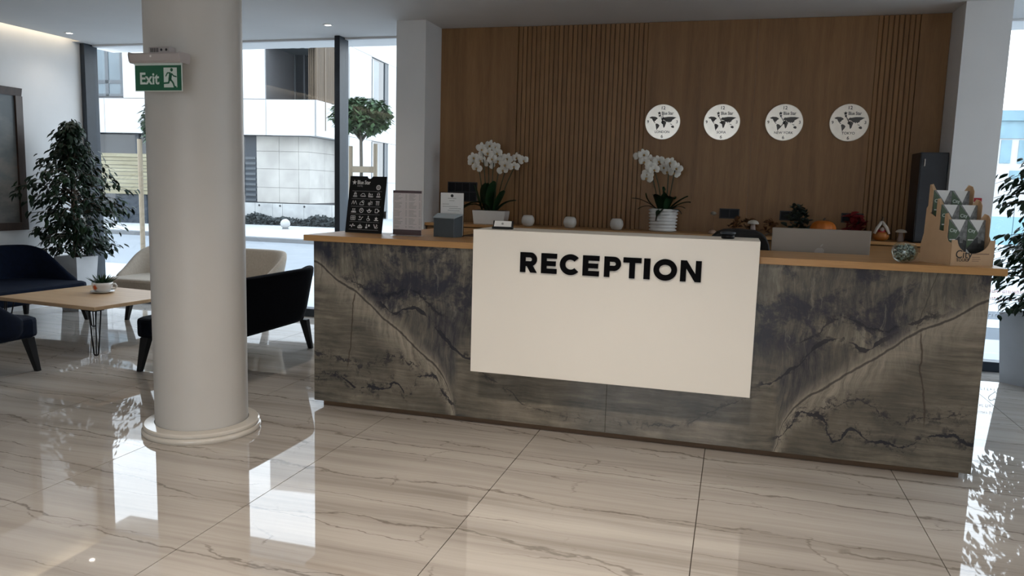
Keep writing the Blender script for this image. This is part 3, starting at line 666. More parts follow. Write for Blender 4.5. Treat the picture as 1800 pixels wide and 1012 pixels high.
# ------------------------------------------------------------------ votives and autumn pieces on the back counter
vot = thing('votive_holder', '', 'candle holder', (-1.922, 7.25, 1.165), group='pearl votive holders on the back counter')
MB().lathe([(.030, 0), (.048, .008), (.062, .035), (.064, .055), (.058, .085), (.044, .104), (.040, .106), (.038, .100), (.050, .082), (.054, .055), (.040, .02), (.0, .018)], 32, capt=False).build('bowl', M['pearl'], vot, smooth=True)
MB().lathe([(.028, .02), (.028, .05), (.004, .052), (.002, .058)], 16).build('tealight', M['offwhite'], vot)
vs_ = [vot, copy_tree(vot), copy_tree(vot)]
for o, x, lab in zip(vs_, (-1.922, -1.508, -1.062), ('round pearl-white votive holder on the back counter, nearest the left orchid', 'round pearl-white votive holder on the back counter, middle one of three', 'round pearl-white votive holder on the back counter, nearest the ribbed orchid pot')):
    o.location.x = x; o['label'] = lab
g = thing('bud_ornament', 'small pale flower bud on a thin clear stem in a pink base', 'ornament', (-.19, 7.27, 1.165))
MB().lathe([(.030, 0), (.036, .006), (.034, .020), (.022, .032), (.004, .036)], 20).build('base', pm('pale_pink_base', (.42, .29, .22), .5, .05), g, smooth=True)
MB().tube([(0, 0, .03), (.004, 0, .10), (.0, 0, .17)], .0025, 6).build('stem', M['clear'], g)
MB().ball((0, 0, .185), .022, 10, 6, (1.2, .9, .8)).build('bud', pm('greyish_bud', (.26, .23, .19), .6, .1), g, smooth=True)
def leaf_card(L_, w):
    return MB().add([(0,0,0),(L_*.35,-w/2,.012*L_/.06),(L_*.75,-w*.38,.006),(L_,0,-.006),(L_*.75,w*.38,.006),(L_*.35,w/2,.012*L_/.06),(L_*.5,0,0)],
                    [(0,1,6),(1,2,6),(2,3,6),(3,4,6),(4,5,6),(5,0,6)])
def leaf_pile(name, label, mat, base, n, ext, L_, w, seed, cat='decoration'):
    t_ = thing(name, label, cat, base); r_ = random.Random(seed); me = leaf_card(L_, w).mesh('leaf', mat, True)
    for i in range(n):
        u = r_.random(); z = ext[2]*r_.random()**1.2; k = 1-.45*z/ext[2]
        o = place('leaf', me, t_, (r_.uniform(-1, 1)*ext[0]*k, r_.uniform(-1, 1)*ext[1]*k, z+.03), (r_.uniform(-.8, .8), r_.uniform(-1.1, .3), r_.uniform(0, 6.28)))
        s_ = r_.uniform(.7, 1.15); o.scale = (s_,)*3
    MB().tube([(-ext[0]*.9, 0, .006), (-ext[0]*.3, .01, .02), (ext[0]*.3, -.01, .02), (ext[0]*.9, 0, .006)], .006, 6).build('twig', M['bark'], t_)
    return t_
leaf_pile('leaf_garland', 'pile of rusty brown autumn leaves around the pale mushroom on the back counter', M['brownleaf'], (.06, 7.37, 1.165), 46, (.14, .05, .10), .06, .038, 1)
leaf_pile('leaf_garland', 'small heap of olive brown leaves between mushroom and grey-green leaves', M['brownleaf'], (.315, 7.36, 1.165), 26, (.05, .05, .10), .055, .036, 11)
leaf_pile('leaf_bunch', 'upright bunch of grey-green leaves left of the big orange pumpkin', M['sage'], (.545, 7.40, 1.165), 64, (.10, .04, .24), .085, .05, 2)
leaf_pile('leaf_bunch', 'heap of dark red leaves right of the big orange pumpkin', M['redleaf'], (1.005, 7.38, 1.165), 52, (.08, .05, .17), .09, .06, 4)
def ribbed(r, h, n=10, d=.07):
    mb = MB(); prof = [(max(.004, r*math.sin(PI*i/10)**.7), h/2-h/2*math.cos(PI*i/10)) for i in range(11)]
    mb.lathe(prof, n*4)
    for i, (x, y, z) in enumerate(mb.v):
        a = math.atan2(y, x); k = 1-d*abs(math.cos(n/2*a))**4; mb.v[i] = (x*k, y*k, z)
    return mb
pk = thing('pumpkin', 'plump bright orange pumpkin on the back counter behind the monitor', 'pumpkin', (.748, 7.30, 1.165))
ribbed(.112, .155).build('flesh', M['pumpkin'], pk, smooth=True)
MB().tube([(0, 0, .145), (.004, 0, .165), (.014, 0, .178)], [.012, .008, .007], 7).build('stalk', M['bark'], pk)
def mushroom(x, y, z, h, r, lab):
    t_ = thing('mushroom_figurine', lab, 'ornament', (x, y, z))
    MB().lathe([(r*.55, 0), (r*.62, h*.1), (r*.42, h*.5), (r*.36, h*.78)], 18).build('stalk', M['mushstem'], t_, smooth=True)
    MB().lathe([(r*.2, h*.72), (r*.95, h*.74), (r, h*.79), (r*.8, h*.91), (r*.4, h*.985), (.002, h)], 24).build('cap', M['mushwhite'], t_, smooth=True)
mushroom(.158, 7.22, 1.165, .14, .050, 'pale mushroom figurine standing among the brown leaves')
mushroom(1.37, 7.27, 1.165, .105, .046, 'pale mushroom figurine at the right end of the back counter')
gn = thing('gourd_figurine', 'small orange gourd figurine with a white tent-shaped hood and dark twig tip', 'ornament', (1.212, 7.27, 1.165))
ribbed(.068, .085, 8).build('gourd', M['gourd'], gn, smooth=True)
hood = MB()
for s_ in (-1, 1): hood.tube([(s_*.058, -.045, .062), (s_*.038, -.04, .11), (s_*.006, -.02, .158)], [.010, .014, .012], 8)
hood.ball((0, -.012, .155), .022, 10, 6, (1, .8, .8)); hood.build('hood', M['mushwhite'], gn, smooth=True)
MB().ball((0, -.045, .10), .018, 10, 7).build('face', M['mushstem'], gn, smooth=True)
MB().ball((-.0, -.02, .083), .035, 10, 6, (1, .9, .6)).build('body', M['red'], gn, smooth=True)
MB().tube([(0, -.012, .17), (.006, -.01, .195), (-.004, -.01, .21)], [.008, .006, .003], 6).build('tip', M['bark'], gn)

# ------------------------------------------------------------------ things on the desk
# black notice board with icons
bd = thing('notice_board', 'black board with rows of white icons, leaning at the left end of the desk', 'sign', (-2.537, 5.005, 1.1772), math.radians(-2.5))
lean = Matrix.Rotation(math.radians(-11), 4, 'X')
def onboard(me): me.transform(lean); return me
bw, bh = .292, .408
poly = [(-bw/2, 0), (bw/2, 0), (bw/2, bh)]+[(.012+.021*math.cos(a), bh+.004+.021*math.sin(a)) for a in [-.19-i*(PI-.38)/10 for i in range(11)]]+[(-bw/2, bh)]
place('board', onboard(MB().prism(poly, lambda a,b,t: (a, t, b), -.005, 0).mesh('board', M['black'])), bd)
place('easel_back', MB().prism([(0, .0), (.075, 0), (.048, .25)], lambda a,b,t: (t, .022+a, b), -.04, .04).mesh('easel_back', M['blackmatte']), bd)
fY = -.0056
def put(name, me, loc, root=bd):
    me = me.copy(); me.transform(Matrix.Translation(loc) @ Matrix.Rotation(PI/2, 4, 'X')); return place(name, onboard(me), root)
put('lettering', text_mesh('Blue Star', .040, .014, .0003, M['whiteink'], 'LEFT', .72), (-.085, fY, .362))
put('lettering', text_mesh('HOTEL', .016, .004, .0003, M['greyink'], 'LEFT', .9), (-.083, fY, .336))
place('star_emblem', onboard(MB().prism(star(.019, -.108, .362), lambda a,b,t: (a, t, b), fY, -.0045).mesh('star_emblem', M['whiteink'])), bd)
ic = MB()
def seg(p, q, w=.0016):
    d = Vector((q[0]-p[0], q[1]-p[1])); n_ = Vector((-d.y, d.x)).normalized()*w
    ic.add([(p[0]+n_.x, fY, p[1]+n_.y), (p[0]-n_.x, fY, p[1]-n_.y), (q[0]-n_.x, fY, q[1]-n_.y), (q[0]+n_.x, fY, q[1]+n_.y)], [(0,1,2,3)])
def ring(cx, cy, r, w=.0016, a0=0, a1=2*PI, n=12):
    P = [(cx+r*math.cos(a0+(a1-a0)*i/n), cy+r*math.sin(a0+(a1-a0)*i/n)) for i in range(n+1)]
    for p, q in zip(P, P[1:]): seg(p, q, w)
def disc(cx, cy, r): ic.add([(cx+r*math.cos(a*PI/5), fY, cy+r*math.sin(a*PI/5)) for a in range(10)], [tuple(range(10))])
def pl(*ps, w=.0016):
    for p, q in zip(ps, ps[1:]): seg(p, q, w)
ring(.088, .329, .0155, .0028); ring(.088, .329, .008, .0012); disc(.088, .329, .003)
def people(x, y, n=2):
    for k in range(n):
        xx = x+(k-(n-1)/2)*.014; disc(xx, y+.006, .0045); ring(xx, y-.012, .008, .0018, 0, PI, 6); seg((xx-.008, y-.013), (xx+.008, y-.013))
def house(x, y): pl((x-.016, y-.012), (x+.016, y-.012), (x+.014, y+.002), (x, y+.014), (x-.014, y+.002), (x-.016, y-.012))
def waves(x, y):
    for k in range(3): ring(x-.012+k*.012, y-.012, .006, .0012, 0, PI, 5)
def ic0(x, y): people(x, y); ring(x, y+.014, .006)
def ic1(x, y): pl((x-.02, y-.004), (x-.006, y+.010), (x+.010, y+.010), (x+.02, y-.004)); waves(x, y); waves(x+.006, y)
def ic2(x, y): people(x+.004, y, 2); disc(x-.012, y+.013, .004); seg((x-.014, y+.01), (x-.014, y-.014), .003)
def ic3(x, y): people(x, y); pl((x-.010, y+.013), (x, y+.019), (x+.010, y+.013))
def ic4(x, y): pl((x-.022, y-.014), (x-.012, y+.014), (x-.003, y-.012), (x+.007, y+.014), (x+.020, y-.014))
def ic5(x, y): house(x-.003, y-.003); ring(x+.006, y+.008, .008)
def ic6(x, y): ring(x-.003, y-.006, .010); disc(x-.003, y-.006, .005); pl((x+.004, y+.016), (x+.008, y+.004), (x+.018, y+.010), (x+.016, y-.014))
def ic7(x, y):
    for k in (-1, 0, 1): seg((x+k*.010, y-.016), (x+k*.010, y+.014)); seg((x-.014+k*.002, y+.012), (x+.014, y+.012))
def ic8(x, y): people(x, y+.002); seg((x-.02, y-.014), (x+.02, y-.014), .003)
def ic9(x, y): ring(x, y, .015, .0024); pl((x-.004, y+.008), (x, y-.002), (x+.008, y+.004)); disc(x-.002, y+.002, .004)
def ic10(x, y): seg((x-.02, y), (x+.02, y), .0026); ring(x, y, .014, .0022, PI, 2*PI, 8); disc(x, y+.008, .006)
def ic11(x, y): pl((x-.014, y-.013), (x-.014, y+.013), (x+.008, y+.013), (x+.008, y-.013), (x-.014, y-.013), w=.002); disc(x+.014, y, .006)
def ic12(x, y): pl((x-.018, y-.014), (x-.018, y+.014), (x+.018, y+.014), (x+.018, y-.014), (x-.018, y-.014)); seg((x-.018, y), (x+.018, y)); seg((x-.005, y-.014), (x-.005, y+.014)); seg((x+.006, y-.014), (x+.006, y+.014))
def ic13(x, y): pl((x-.016, y+.010), (x-.006, y+.014), (x-.002, y+.004)); pl((x-.018, y-.012), (x+.004, y-.012), (x+.008, y+.002), (x+.018, y+.010), w=.0024); disc(x-.008, y+.004, .004)
def ic14(x, y): disc(x-.002, y+.014, .0045); pl((x-.002, y+.010), (x-.002, y-.002), (x+.008, y-.004), (x+.012, y-.014), w=.0024); ring(x-.002, y-.008, .010, .0016)
def ic15(x, y): ic.add([(x+a, fY, y+b) for a, b in star(.015)], [tuple(range(10))]); seg((x-.016, y-.013), (x+.018, y-.013), .003)
def ic16(x, y): pl((x-.02, y), (x-.010, y+.004), (x-.004, y-.012), (x+.004, y+.014), (x+.010, y-.002), (x+.02, y), w=.0022); disc(x-.018, y, .004); disc(x+.018, y, .004)
def ic17(x, y): seg((x-.02, y-.010), (x+.02, y-.010), .003); seg((x, y-.01), (x, y+.014), .0022); seg((x, y+.002), (x-.018, y-.003)); seg((x, y+.002), (x+.018, y-.003)); people(x, y-.004, 2)
def ic18(x, y): seg((x-.010, y+.014), (x-.010, y-.002), .003); ic.add([(x-.018, fY, y-.016), (x-.002, fY, y-.016), (x-.002, fY, y-.004), (x-.018, fY, y-.004)], [(0,1,2,3)]); disc(x+.010, y+.004, .008)
def ic19(x, y): pl((x-.014, y+.014), (x-.008, y), (x-.002, y-.014), w=.003); pl((x+.010, y+.014), (x, y-.014), w=.002); ring(x+.010, y-.008, .007); pl((x+.004, y+.014), (x+.016, y+.006))
ICF = [ic0, ic1, ic2, ic3, ic4, ic5, ic6, ic7, ic8, ic9, ic10, ic11, ic12, ic13, ic14, ic15, ic16, ic17, ic18, ic19]
for r_ in range(5):
    y = .272-r_*.0555
    for c_ in range(4): ICF[r_*4+c_](-.093+c_*.062, y)
for k in range(6): seg((-.118, .300-k*.0555), (.118, .300-k*.0555), .0004)
place('icons', onboard(ic.mesh('icons', M['whiteink'])), bd)
# price list in clear stand
pr = thing('menu_stand', 'clear acrylic stand holding a pale printed price list with dark bands', 'sign', (-2.168, 4.93, 1.1772), math.radians(2))
MB().box(-.107, .107, -.003, 0, .002, .312).box(-.107, .107, .0035, .0065, .002, .312).box(-.107, .107, -.055, .055, 0, .003).build('acrylic_holder', M['clear'], pr)
MB().box(-.104, .104, .0002, .0032, .004, .309).build('sheet', M['pinkpaper'], pr)
pp = MB()
pp.add([(-.104,-.0002,.004),(.104,-.0002,.004),(.104,-.0002,.042),(-.104,-.0002,.042)], [(0,1,2,3)]); pp.add([(-.104,-.0002,.292),(.104,-.0002,.292),(.104,-.0002,.309),(-.104,-.0002,.309)], [(0,1,2,3)])
pp.build('dark_bands', M['maroon'], pr)
pl_ = MB(); r9 = random.Random(9)
def tline(mb, x0, x1, z, y, hh=.0026): mb.add([(x0,y,z),(x1,y,z),(x1,y,z+hh),(x0,y,z+hh)], [(0,1,2,3)])
for k in range(30):
    z = .282-k*.0078
    if k % 7 == 6: continue
    tline(pl_, -.095, -.095+r9.uniform(.03, .065), z, -.0003); tline(pl_, -.014, -.002, z, -.0003); tline(pl_, .012, .012+r9.uniform(.03, .06), z, -.0003); tline(pl_, .085, .097, z, -.0003)
pl_.build('printed_lines', M['greyink'], pr)
# grey box with lid and notice sheet behind it
gb = thing('suggestion_box', 'dark slate box with a sloping pale lid on the desk left of the sign block', 'box', (-1.905, 5.02, 1.1772), math.radians(-14))
MB().prism([(-.045, 0), (.06, 0), (.06, .150), (-.045, .128)], lambda a,b,t: (t, a, b), -.085, .085).build('box', M['slate'], gb, bevel=.002)
MB().prism([(-.050, .128), (.0, .1385), (.062, .1515), (.062, .1575), (.004, .161), (-.050, .1345)], lambda a,b,t: (t, a, b), -.089, .089).build('lid', M['slatelight'], gb, bevel=.0015)
ns = thing('notice_holder', 'white notice sheet on a dark backing standing behind the slate box', 'sign', (-1.915, 5.125, 1.1772), math.radians(-4))
MB().prism([(0, 0), (.003, 0), (.003, .306), (0, .306)], lambda a,b,t: (t, a, b), -.092, .092).box(-.09, .09, -.005, .022, 0, .003).build('backing', M['black'], ns)
MB().box(-.086, .090, -.0018, -.0002, .006, .302).build('sheet', M['paper'], ns)
q = MB(); 
for z, a, b in ((.262, -.03, .035), (.246, -.02, .02), (.222, -.07, -.02), (.205, -.07, .05), (.192, -.02, .07), (.178, -.03, .06)): tline(q, a, b, z, -.0021, .003)
q.build('printed_lines', M['greyink'], ns)
MB().lathe([(.011, 0), (.011, .0008)], 16).build('emblem', M['ink'], ns, (0.002, -.0017, .282), FRONT)
# card holder
ch = thing('card_holder', 'small black holder with white business cards on top of the white sign block', 'card holder', (-1.363, 4.54, 1.2732), math.radians(6))
MB().prism([(-.022, 0), (.028, 0), (.028, .050), (.022, .050), (.008, .012), (-.018, .012), (-.022, .016)], lambda a,b,t: (t, a, b), -.062, .062).build('holder', M['black'], ch)
MB().prism([(-.016, .013), (.008, .013), (.0215, .047), (.017, .049)], lambda a,b,t: (t, a, b), -.052, .052).build('cards', M['paper'], ch)
MB().ball((0,0,0), .007, 8, 6, (1, .1, 1)).build('emblem', M['greyink'], ch, (0, -.0035, .033))
# desk device
dv = thing('tape_dispenser', 'small round black device with flat top on the right end of the white sign block', 'device', (-.032, 4.56, 1.2732))
MB().lathe([(.030, 0), (.036, .003), (.037, .018), (.033, .023)], 24).build('body', M['black'], dv, smooth=True)
MB().lathe([(.031, .023), (.042, .027), (.044, .034), (.041, .039), (.030, .0405)], 24).build('top', M['frame'], dv, smooth=True)
# monitor seen from behind
im = thing('desktop_computer', 'silver all-in-one computer seen from behind, standing behind the oak worktop', 'computer', (.535, 5.34, .7602), math.radians(2))
MB().prism([(.0, .11), (.006, .105), (.018, .105), (.022, .11), (.026, .30), (.022, .552), (.012, .56), (.002, .556)], lambda a,b,t: (t, a-.02-(b-.33)*.06, b), -.297, .297).build('casing', M['alu'], im, bevel=.004)
bx('screen', M['darkglass'], im, -.285, .285, .018, .0215, .15, .54).matrix_local = Matrix.Translation((0, .0, 0))
MB().prism([(-.05, 0), (.13, 0), (.13, .006), (.03, .010), (.018, .20), (.008, .20), (.012, .012), (-.05, .006)], lambda a,b,t: (t, a, b), -.09, .09).build('stand', M['alu'], im)
app = MB(); y_ = -.026
def apple_shape():
    pts = []
    for i in range(40):
        a = 2*PI*i/40; r_ = 1.0-.10*math.exp(-((a-PI/2)/.32)**2)-.07*math.exp(-((a-1.5*PI)/.25)**2)
        x, y = r_*math.cos(a)*.92, r_*math.sin(a)
        d = math.hypot(x-1.12, y-.12)
        if d < .42: x -= (.42-d)*.95
        pts.append((x*.033, y*.033))
    return pts
app.prism(apple_shape(), lambda a,b,t: (a, t, b), -.0012, 0)
app.prism([(.0, .036), (.004, .048), (.014, .056), (.017, .058), (.016, .048), (.009, .039)], lambda a,b,t: (a, t, b), -.0012, 0)
app.build('emblem', M['greyplas'], im, (0, -.0235, .408), (math.radians(3.4), 0, 0))
# office chair
oc = thing('office_chair', 'black office chair with rounded backrest behind the white sign block', 'chair', (.03, 6.2, 0), math.radians(182))
bk = MB(); N_ = 12
for (yy, zc) in ((.0, 0),):
    P = []
    for i in range(24):
        a = 2*PI*i/24; x = .235*abs(math.cos(a))**.55*(1 if math.cos(a) >= 0 else -1); z = .31*abs(math.sin(a))**.6*(1 if math.sin(a) >= 0 else -1)
        P.append((x, z))
    vs = [(x, .17+.9*x*x-.02, .965+z) for x, z in P]+[(x*.96, .235+.9*x*x-.02, .965+z*.97) for x, z in P]
    bk.add(vs, [tuple(range(24)), tuple(range(24, 48))[::-1]]+[(i, 24+i, 24+(i+1) % 24, (i+1) % 24) for i in range(24)])
bk.build('backrest', M['blackmatte'], oc, bevel=.008)
MB().box(-.24, .24, -.27, .19, .46, .54).build('seat', M['blackmatte'], oc, bevel=.03)
MB().lathe([(.03, .12), (.03, .3), (.022, .3), (.022, .46)], 16).build('gas_lift', M['black'], oc)
MB().tube([(0, .10, .45), (0, .235, .47), (0, .25, .80)], .022, 8).build('back_stem', M['black'], oc)
for k in range(5):
    a = 2*PI*k/5+.3; l_ = MB().tube([(0, 0, .12), (.29*math.cos(a), .29*math.sin(a), .085)], [.028, .016], 8).build('leg', M['black'], oc)
    MB().ball((.30*math.cos(a), .30*math.sin(a), .032), .032, 10, 7).build('castor', M['blackmatte'], l_)
for s_ in (-1, 1): MB().tube([(s_*.22, .05, .48), (s_*.29, .05, .50), (s_*.29, .03, .70), (s_*.29, -.12, .71)], .016, 8).build('armrest', M['black'], oc)
# glass bowl of pebbles
gbw = thing('glass_bowl', 'round clear glass bowl filled with glittering pebbles on the oak worktop', 'bowl', (.913, 4.70, 1.1772))
MB().lathe([(.026, 0), (.030, .002), (.055, .020), (.067, .052), (.066, .072), (.055, .097), (.042, .108), (.040, .107), (.053, .095), (.0635, .071), (.0645, .052), (.053, .022), (.028, .005), (.001, .004)], 40, capt=False).build('bowl', M['bowlglass'], gbw, smooth=True)
pbm = [MB().ball((0,0,0), 1, 6, 4, (1, .85, .7)).mesh('pebble', M[k]) for k in ('pebble', 'pebble2')]
r_ = random.Random(8); n_ = 0
while n_ < 240:
    p = Vector((r_.uniform(-1, 1), r_.uniform(-1, 1), r_.uniform(-1, 1)))
    if p.length > 1 or p.length < .45: continue
    z = .056+p.z*.048
    if z > .099: continue
    o = place('pebble', pbm[0 if r_.random() < .6 else 1], gbw, (p.x*.0555, p.y*.0555, z), (r_.uniform(0, 3), r_.uniform(0, 3), r_.uniform(0, 3)))
    s_ = r_.uniform(.0055, .0085); o.scale = (s_,)*3; n_ += 1
# brochure stand
BSW, BSD = .258, .25
bs = thing('brochure_stand', 'three-tier kraft cardboard stand for brochures at the right end of the desk', 'stand', (1.122, 4.622, 1.1772), math.radians(24))
bs_m = bs.matrix_basis.copy() if False else Matrix.Translation((1.122, 4.622, 1.1772)) @ Matrix.Rotation(math.radians(24), 4, 'Z')
u_ = [(0, 0), (BSW, 0), (BSW, .138), (BSW-.032, .138)]+[(BSW/2+.095*math.cos(a), .138-.072*math.sin(a)) for a in [PI*i/14 for i in range(1, 14)]]+[(.032, .138), (0, .138)]
MB().prism(u_, lambda a,b,t: (a, t, b), 0, .003).build('front_panel', M['kraft'], bs)
side = [(0, 0), (BSD, 0), (BSD, .10), (BSD-.018, .16), (BSD-.022, .30), (.20, .335), (.193, .335), (.193, .275), (.15, .255), (.11, .255), (.11, .185), (.06, .18), (.03, .13), (0, .12)]
for xx in (.0, BSW-.003): MB().prism(side, lambda a,b,t: (t, a, b), xx, xx+.003).build('side_panel', M['kraft'], bs)
for i in range(3):
    yb = .074+i*.072; zt = .275+i*.078; zb = .0 if i == 0 else .10+.07*(i-1)
    pts = [(.003, zb), (BSW-.003, zb), (BSW-.003, zt), (BSW-.020, zt+.004), (BSW-.034, zt-.016), (BSW-.048, zt-.036), (.048, zt-.036), (.034, zt-.016), (.022, zt+.004), (.003, zt)]
    MB().prism(pts, lambda a,b,t: (a, t, b), yb, yb+.003).build('tier_panel', M['kraft'], bs)
    for xx in (.003, BSW-.006):   # wing of each tier
        MB().prism([(yb-.028, zt-.15), (yb, zt-.15), (yb, zt-.002), (yb-.012, zt-.004), (yb-.028, zt-.03)], lambda a,b,t: (t, a, b), xx, xx+.003).build('tier_wing', M['kraft'], bs)
    MB().box(.003, BSW-.003, yb-.03, yb, .10+.078*i-.07, .103+.078*i-.07).build('tier_floor', M['kraft'], bs)
place('lettering', text_mesh('City', .062, .004, .0004, M['ink'], 'LEFT', .95), bs, (.028, -.0006, .060), FRONT)
place('lettering', text_mesh('TOURS', .024, .004, .0004, M['ink'], 'LEFT', .95), bs, (.036, -.0006, .030), FRONT)
q = MB()
for z, a, b, hh in ((.062, .128, .228, .005), (.045, .128, .175, .003), (.034, .128, .18, .003), (.024, .128, .17, .003)): tline(q, a, b, z, -.0006, hh)
q.build('printed_lines', pm('brown_print', (.20, .13, .09), .7), bs)
def brochure_mesh():
    w, h, d = .108, .212, .010; mb = MB()
    mb.cur = 1; mb.box(0, w, 0, d, 0, h)
    def fc(ps, y, mi): mb.cur = mi; mb.add([(a, y, b) for a, b in ps], [tuple(range(len(ps)))])
    fc([(0, 0), (w, 0), (w, .095), (.06, .12), (.03, .085), (0, .10)], -.0003, 2)
    fc([(0, .055), (.028, .085), (.066, .138), (0, h)], -.0006, 0)
    fc([(.012, h), (w-.012, h), (.066, .145)], -.0006, 3)
    fc([(0, 0), (.052, 0), (0, .055)], -.0008, 3)
    fc([(.006, .100), (.040, .100), (.040, .106), (.006, .106)], -.0009, 3)
    fc([(.070, .085), (.086, .085), (.09, .11), (.08, .122), (.066, .108)], -.0006, 1)
    return mb.mesh('brochure', [M['brogreen'], M['brogrey'], M['brodark'], M['browhite']])
BM = brochure_mesh(); BT = text_mesh('City', .026, .006, .0003, M['exitwhite'], 'LEFT')
for i, tier in enumerate(('bottom', 'middle', 'top')):
    for k, sd in enumerate(('left', 'right')):
        b_ = place('brochure', BM, None, bs_m @ Vector((.0195+k*.1095, .050+i*.072, .034+i*.078)), (math.radians(-3), 0, math.radians(24)))
        tag(b_, '%s green and grey city brochure in the %s tier of the cardboard stand' % (sd, tier), 'brochure', 'city brochures in the cardboard stand')
        place('lettering', BT, b_, (.005, -.0012, .152), FRONT)

# ------------------------------------------------------------------ on pillar and column
rb = thing('fire_call_point', 'small red fire alarm box on the white pillar right of the brochures', 'alarm', (1.862, 7.12, 1.497))
bx('case', M['red'], rb, -.045, .045, -.035, 0, -.052, .055, .004)
bx('break_panel', M['offwhite'], rb, -.026, .026, -.0365, -.035, -.026, .022)
ex = thing('exit_sign', 'green and white exit sign under a beige housing on the round column', 'sign', (-3.040, 3.585, 1.997), math.radians(2))
MB().prism([(-.022, .140), (.040, .140), (.050, .150), (.055, .185), (.050, .19), (-.030, .19), (-.034, .182), (-.030, .150)], lambda a,b,t: (t, a, b), -.155, .155).build('housing', M['greyplas'], ex, bevel=.002)
for s_ in (-1, 1): MB().prism([(-.024, .138), (.042, .138), (.053, .150), (.058, .187), (.05, .194), (-.033, .194), (-.038, .184), (-.033, .150)], lambda a,b,t: (t, a, b), s_*.157-.003, s_*.157+.003).build('end_cap', M['greyplas'], ex, bevel=.001)
bx('light_strip', M['exitwhite'], ex, -.148, .148, -.006, .008, .132, .140)
bx('panel', M['exitwhite'], ex, -.147, .147, -.0015, .004, -.008, .133)
bx('green_face', M['green'], ex, -.144, .144, -.003, -.0015, -.004, .128)
place('lettering', text_mesh('Exit', .086, .022, .0004, M['exitwhite'], 'CENTER', .92), ex, (-.056, -.0035, .056), FRONT)
MB().box(.036, .118, -.0036, -.003, .012, .116).build('door_symbol', M['exitwhite'], ex)
rm = MB(); fY2 = -.0042
def limb(ps, w):
    for p, q in zip(ps, ps[1:]):
        d = Vector((q[0]-p[0], q[1]-p[1])); n_ = Vector((-d.y, d.x)).normalized()*w/2
        rm.add([(p[0]+n_.x, fY2, p[1]+n_.y), (p[0]-n_.x, fY2, p[1]-n_.y), (q[0]-n_.x, fY2, q[1]-n_.y), (q[0]+n_.x, fY2, q[1]+n_.y)], [(0,1,2,3)])
        rm.add([(q[0]+w/2*math.cos(a*PI/4), fY2, q[1]+w/2*math.sin(a*PI/4)) for a in range(8)], [tuple(range(8))])
rm.add([(.086+.0085*math.cos(a*PI/6), fY2, .104+.0095*math.sin(a*PI/6)) for a in range(12)], [tuple(range(12))])
limb([(.080, .086), (.074, .054)], .019); limb([(.080, .088), (.060, .088), (.050, .072)], .007); limb([(.084, .086), (.098, .072), (.114, .068)], .007)
limb([(.071, .054), (.066, .036), (.036, .034)], .0095); limb([(.078, .054), (.094, .036), (.102, .014), (.110, .014)], .0095)
rm.build('running_figure', M['green'], ex)
MB().lathe([(.006, -.0005), (.006, .0)], 12).build('status_lamp', M['offwhite'], ex, (-.02, -.0335, .172), FRONT)
dt = thing('emergency_light_box', 'small beige slotted box on the column just above the exit sign', 'fitting', (-3.06, 3.645, 2.213))
bx('case', M['greyplas'], dt, -.075, .06, -.018, .03, -.016, .018, .003)
for k in range(5): bx('slot', M['sockrim'], dt, -.062+k*.011, -.056+k*.011, -.0187, -.0179, -.010, .012)
for k in (-.002, .030): MB().lathe([(.007, 0), (.007, .001)], 12).build('lamp_eye', M['sockrim'], dt, (k+.01, -.0179, .002), FRONT)
# painting on the left wall
pa = thing('painting', 'hazy grey landscape painting in a dark walnut frame on the left wall', 'painting', (XL, 6.02, 1.685))
mt, t_, b_ = _m('grey_landscape_canvas'); co = nd(t_, 'TexCoord').outputs['Object']; sx_ = nd(t_, 'SeparateXYZ'); t_.links.new(co, sx_.inputs[0])
f_ = mth(t_, 'ADD', mth(t_, 'MULTIPLY', noise(t_, mapping(t_, co, (1, 1.5, 3)), 2.2, 6), .7), mth(t_, 'MULTIPLY', mth(t_, 'SUBTRACT', 0.5, sx_.outputs[2]), .35))
t_.links.new(ramp(t_, [(.3, (.10, .12, .13)), (.5, (.17, .18, .18)), (.62, (.25, .23, .21)), (.8, (.12, .12, .115))], f_).outputs[0], b_.inputs['Base Color']); b_.inputs['Roughness'].default_value = .5
bx('canvas', mt, pa, .005, .018, -.78, .78, -.70, .70)
for a, b, c_, d_ in ((-.85, .85, .69, .775), (-.85, .85, -.775, -.69)): MB().prism([(.001, c_), (.03, c_), (.045, d_ if c_ > 0 else c_), (.045, d_), (.001, d_)], lambda p,q,t: (p, t, q), a, b).build('frame_bar', M['picframe'], pa)
for a, b in ((-.85, -.765), (.765, .85)): bx('frame_bar', M['picframe'], pa, .001, .043, a, b, -.69, .69)

